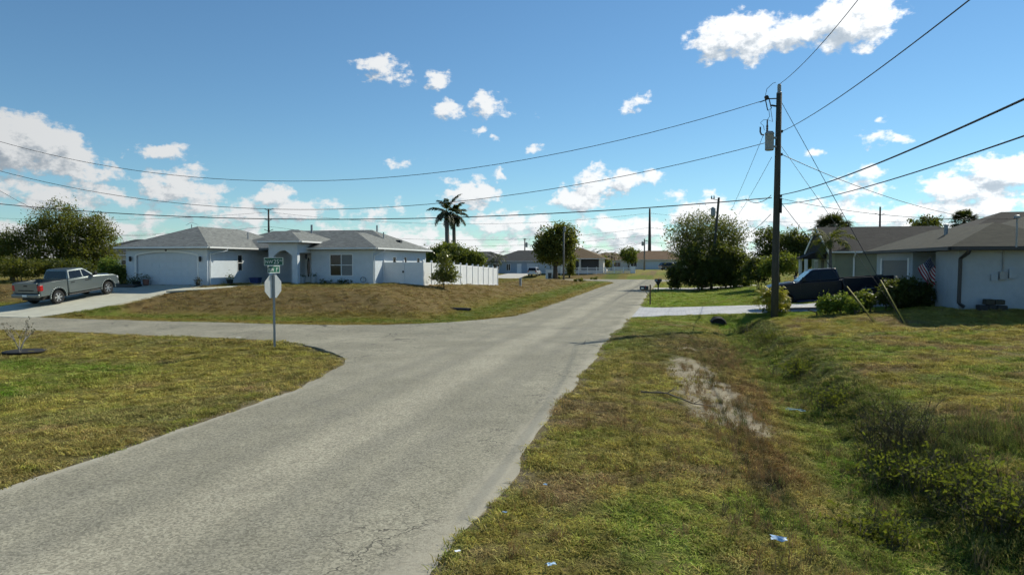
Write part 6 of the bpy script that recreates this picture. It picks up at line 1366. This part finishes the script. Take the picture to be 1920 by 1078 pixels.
e_ = grid_empty('planter_bed', -37.6, 40.3, 1.2, 'low dark stone bed with plants left of the garage', 'planter'); MB().box(-.8, 1.3, -.35, .35, -.2, .22).build('edging', potdark, e_, bevel=.05); r = np.random.default_rng(209); leaf_mesh('plants', e_, r.normal(size=(500, 3)) * [.5, .2, .13] + [.2, 0, .32], .11, leaf_dark, r)
# stone stack against the grey house
e_ = empty('landscape_block_pile', atd(1860, 577, 29.0), -GA, 'low pile of dark landscape blocks against the grey house', 'blocks'); e_.location.z = Z1 - .05
for k, (x0, x1, z0, z1) in enumerate(((-.55, -.2, 0, .25), (-.18, .12, 0, .27), (.14, .52, 0, .24), (-.3, .05, .275, .5), (.07, .42, .28, .48))): MB().box(x0, x1, -.2 + .03 * (k % 2), .2, z0, z1).build('block', pm('block_dark_%d' % k, (.030 + .005 * k, .032 + .004 * k, .034), .9, .2, 8), e_, bevel=.03)
# white picket fence in front of the brown roofed house
def picket(label, px0, px1, D0, D1, n):
    a, b = GD(px0, D0), GD(px1, D1); e_ = empty('picket_fence', (a.x, a.y, (a.z + b.z) / 2), math.atan2(b.y - a.y, b.x - a.x), label, 'fence'); L = (b - a).length
    for z_ in (.15, .62, 1.15): MB().box(0, L, -.03, .03, z_, z_ + .10).build('rail', vinyl, e_)
    for k in range(n + 1): MB().box(L * k / n - .07, L * k / n + .07, -.07, .07, -.3, 1.42).build('post', vinyl, e_)
    q = int(L / .17); pk = MB()
    for k in range(q): pk.box(L * k / q + .03, L * k / q + .085, -.045, -.031, .05, 1.3)
    o = pk.build('pickets', vinyl, e_); o['kind'] = 'stuff'
picket('pale picket fence before the brown roofed house', 1052, 1186, 134, 131, 8)
e_ = empty('fence_screen', GD(1183, 131), -GA, 'solid white fence panel at the right end of the picket fence', 'fence'); MB().box(0, .75, -.04, .04, 0, 1.3).build('panel', vinyl, e_); MB().box(-.08, 0, -.06, .06, -.2, 1.4).build('post', vinyl, e_); MB().box(.75, .83, -.06, .06, -.2, 1.4).build('post', vinyl, e_)
e_ = empty('fence_screen', GD(1024, 126), -GA, 'white fence panel behind the stout trunk of the round tree', 'fence'); MB().box(0, 1.5, -.04, .04, 0, 1.7).build('panel', vinyl, e_); MB().box(-.08, 0, -.06, .06, -.2, 1.8).build('post', vinyl, e_); MB().box(1.5, 1.58, -.06, .06, -.2, 1.8).build('post', vinyl, e_)
e_ = empty('wheeled_bin', GD(1031, 124.5), -GA, 'dark wheeled bin by the trunk of the round tree', 'bin'); MB().hexa([(-.24, -.26, .08), (.24, -.26, .08), (.24, .26, .08), (-.24, .26, .08), (-.3, -.33, 1.0), (.3, -.33, 1.0), (.3, .33, 1.0), (-.3, .33, 1.0)]).build('body', potdark, e_); MB().box(-.32, .32, -.36, .36, 1.005, 1.08).build('lid', potdark, e_)
for sg_ in (-.28, .28): MB().lathe([(.10, -.03), (.10, .03)], 12, Matrix.Translation((sg_, .2, .1)) @ Matrix.Rotation(R(90), 4, 'Y')).build('wheel', rubber, e_)
# litter and branches
def crumple(name, label, px, py, size, mat, seed, cat='litter', flat=.35):
    p = G(px, py, -.05); r = np.random.default_rng(seed); m = MB(); n = 5
    for i in range(n):
        for j in range(n): m.v.append(((i / (n - 1) - .5) * size + r.normal(0, .06) * size, (j / (n - 1) - .5) * size * .6 + r.normal(0, .06) * size, .07 + r.uniform(0, flat) * size * .6))
    for i in range(n - 1):
        for j in range(n - 1): a = i * n + j; m.f.append((a, a + n, a + n + 1, a + 1))
    o = m.build(name, mat, None); o.location = p; o.rotation_euler = (0, 0, r.uniform(-.6, .6)); so = o.modifiers.new('s', 'SOLIDIFY'); so.thickness = .003
    return tag(o, label, cat, 'litter on the verge')
crumple('paper_scrap', 'crumpled blue and white wrapper on the green verge', 1461, 1024, .15, paper_blue, 301); crumple('paper_scrap', 'pale blue scrap at the bottom edge of the verge', 1033, 1072, .09, paper_blue, 302)
crumple('paper_scrap', 'tiny white scrap at the road edge near the bottom', 858, 1045, .055, paper_white, 303, flat=.1); crumple('paper_scrap', 'faint blue scrap among the grass by the road', 946, 971, .05, paper_blue, 304); crumple('paper_scrap', 'small dark blue scrap in the grass farther up the verge', 1022, 918, .05, paper_blue, 305)
crumple('plastic_sheet', 'washed out turquoise plastic sheet in the ditch', 1492, 774, .34, pm('litter_teal', (.09, .17, .17), .9, .4, 12), 306, flat=.1); crumple('paper_scrap', 'white scrap lying in the lawn by the concrete driveway', 190, 585, .30, paper_white, 307); crumple('paper_scrap', 'white scrap at the side street edge', 447, 636, .16, paper_white, 308, flat=.1)
def branch(label, pix, r0, seed):
    pts = [G(a, b, -.1) for a, b in pix]; o0 = pts[0].copy(); r = np.random.default_rng(seed); m = MB(); q = [p - o0 + Vector((0, 0, .05 + r.uniform(0, .05))) for p in pts]; m.tube([tuple(p) for p in q], list(np.linspace(r0, r0 * .35, len(q))), 7)
    for _ in range(7): k = r.integers(1, len(q)); d = Vector((r.normal(0, .25), r.normal(0, .25), .12)); m.tube([tuple(q[k]), tuple(q[k] + d)], [r0 * .4, r0 * .12], 5)
    o = m.build('fallen_branch', stickm, None, smooth=True); o.location = o0; tag(o, label, 'branch')
branch('fallen dead branch lying over the sand patch', [(1202, 741), (1250, 745), (1300, 764), (1345, 770)], .02, 310)
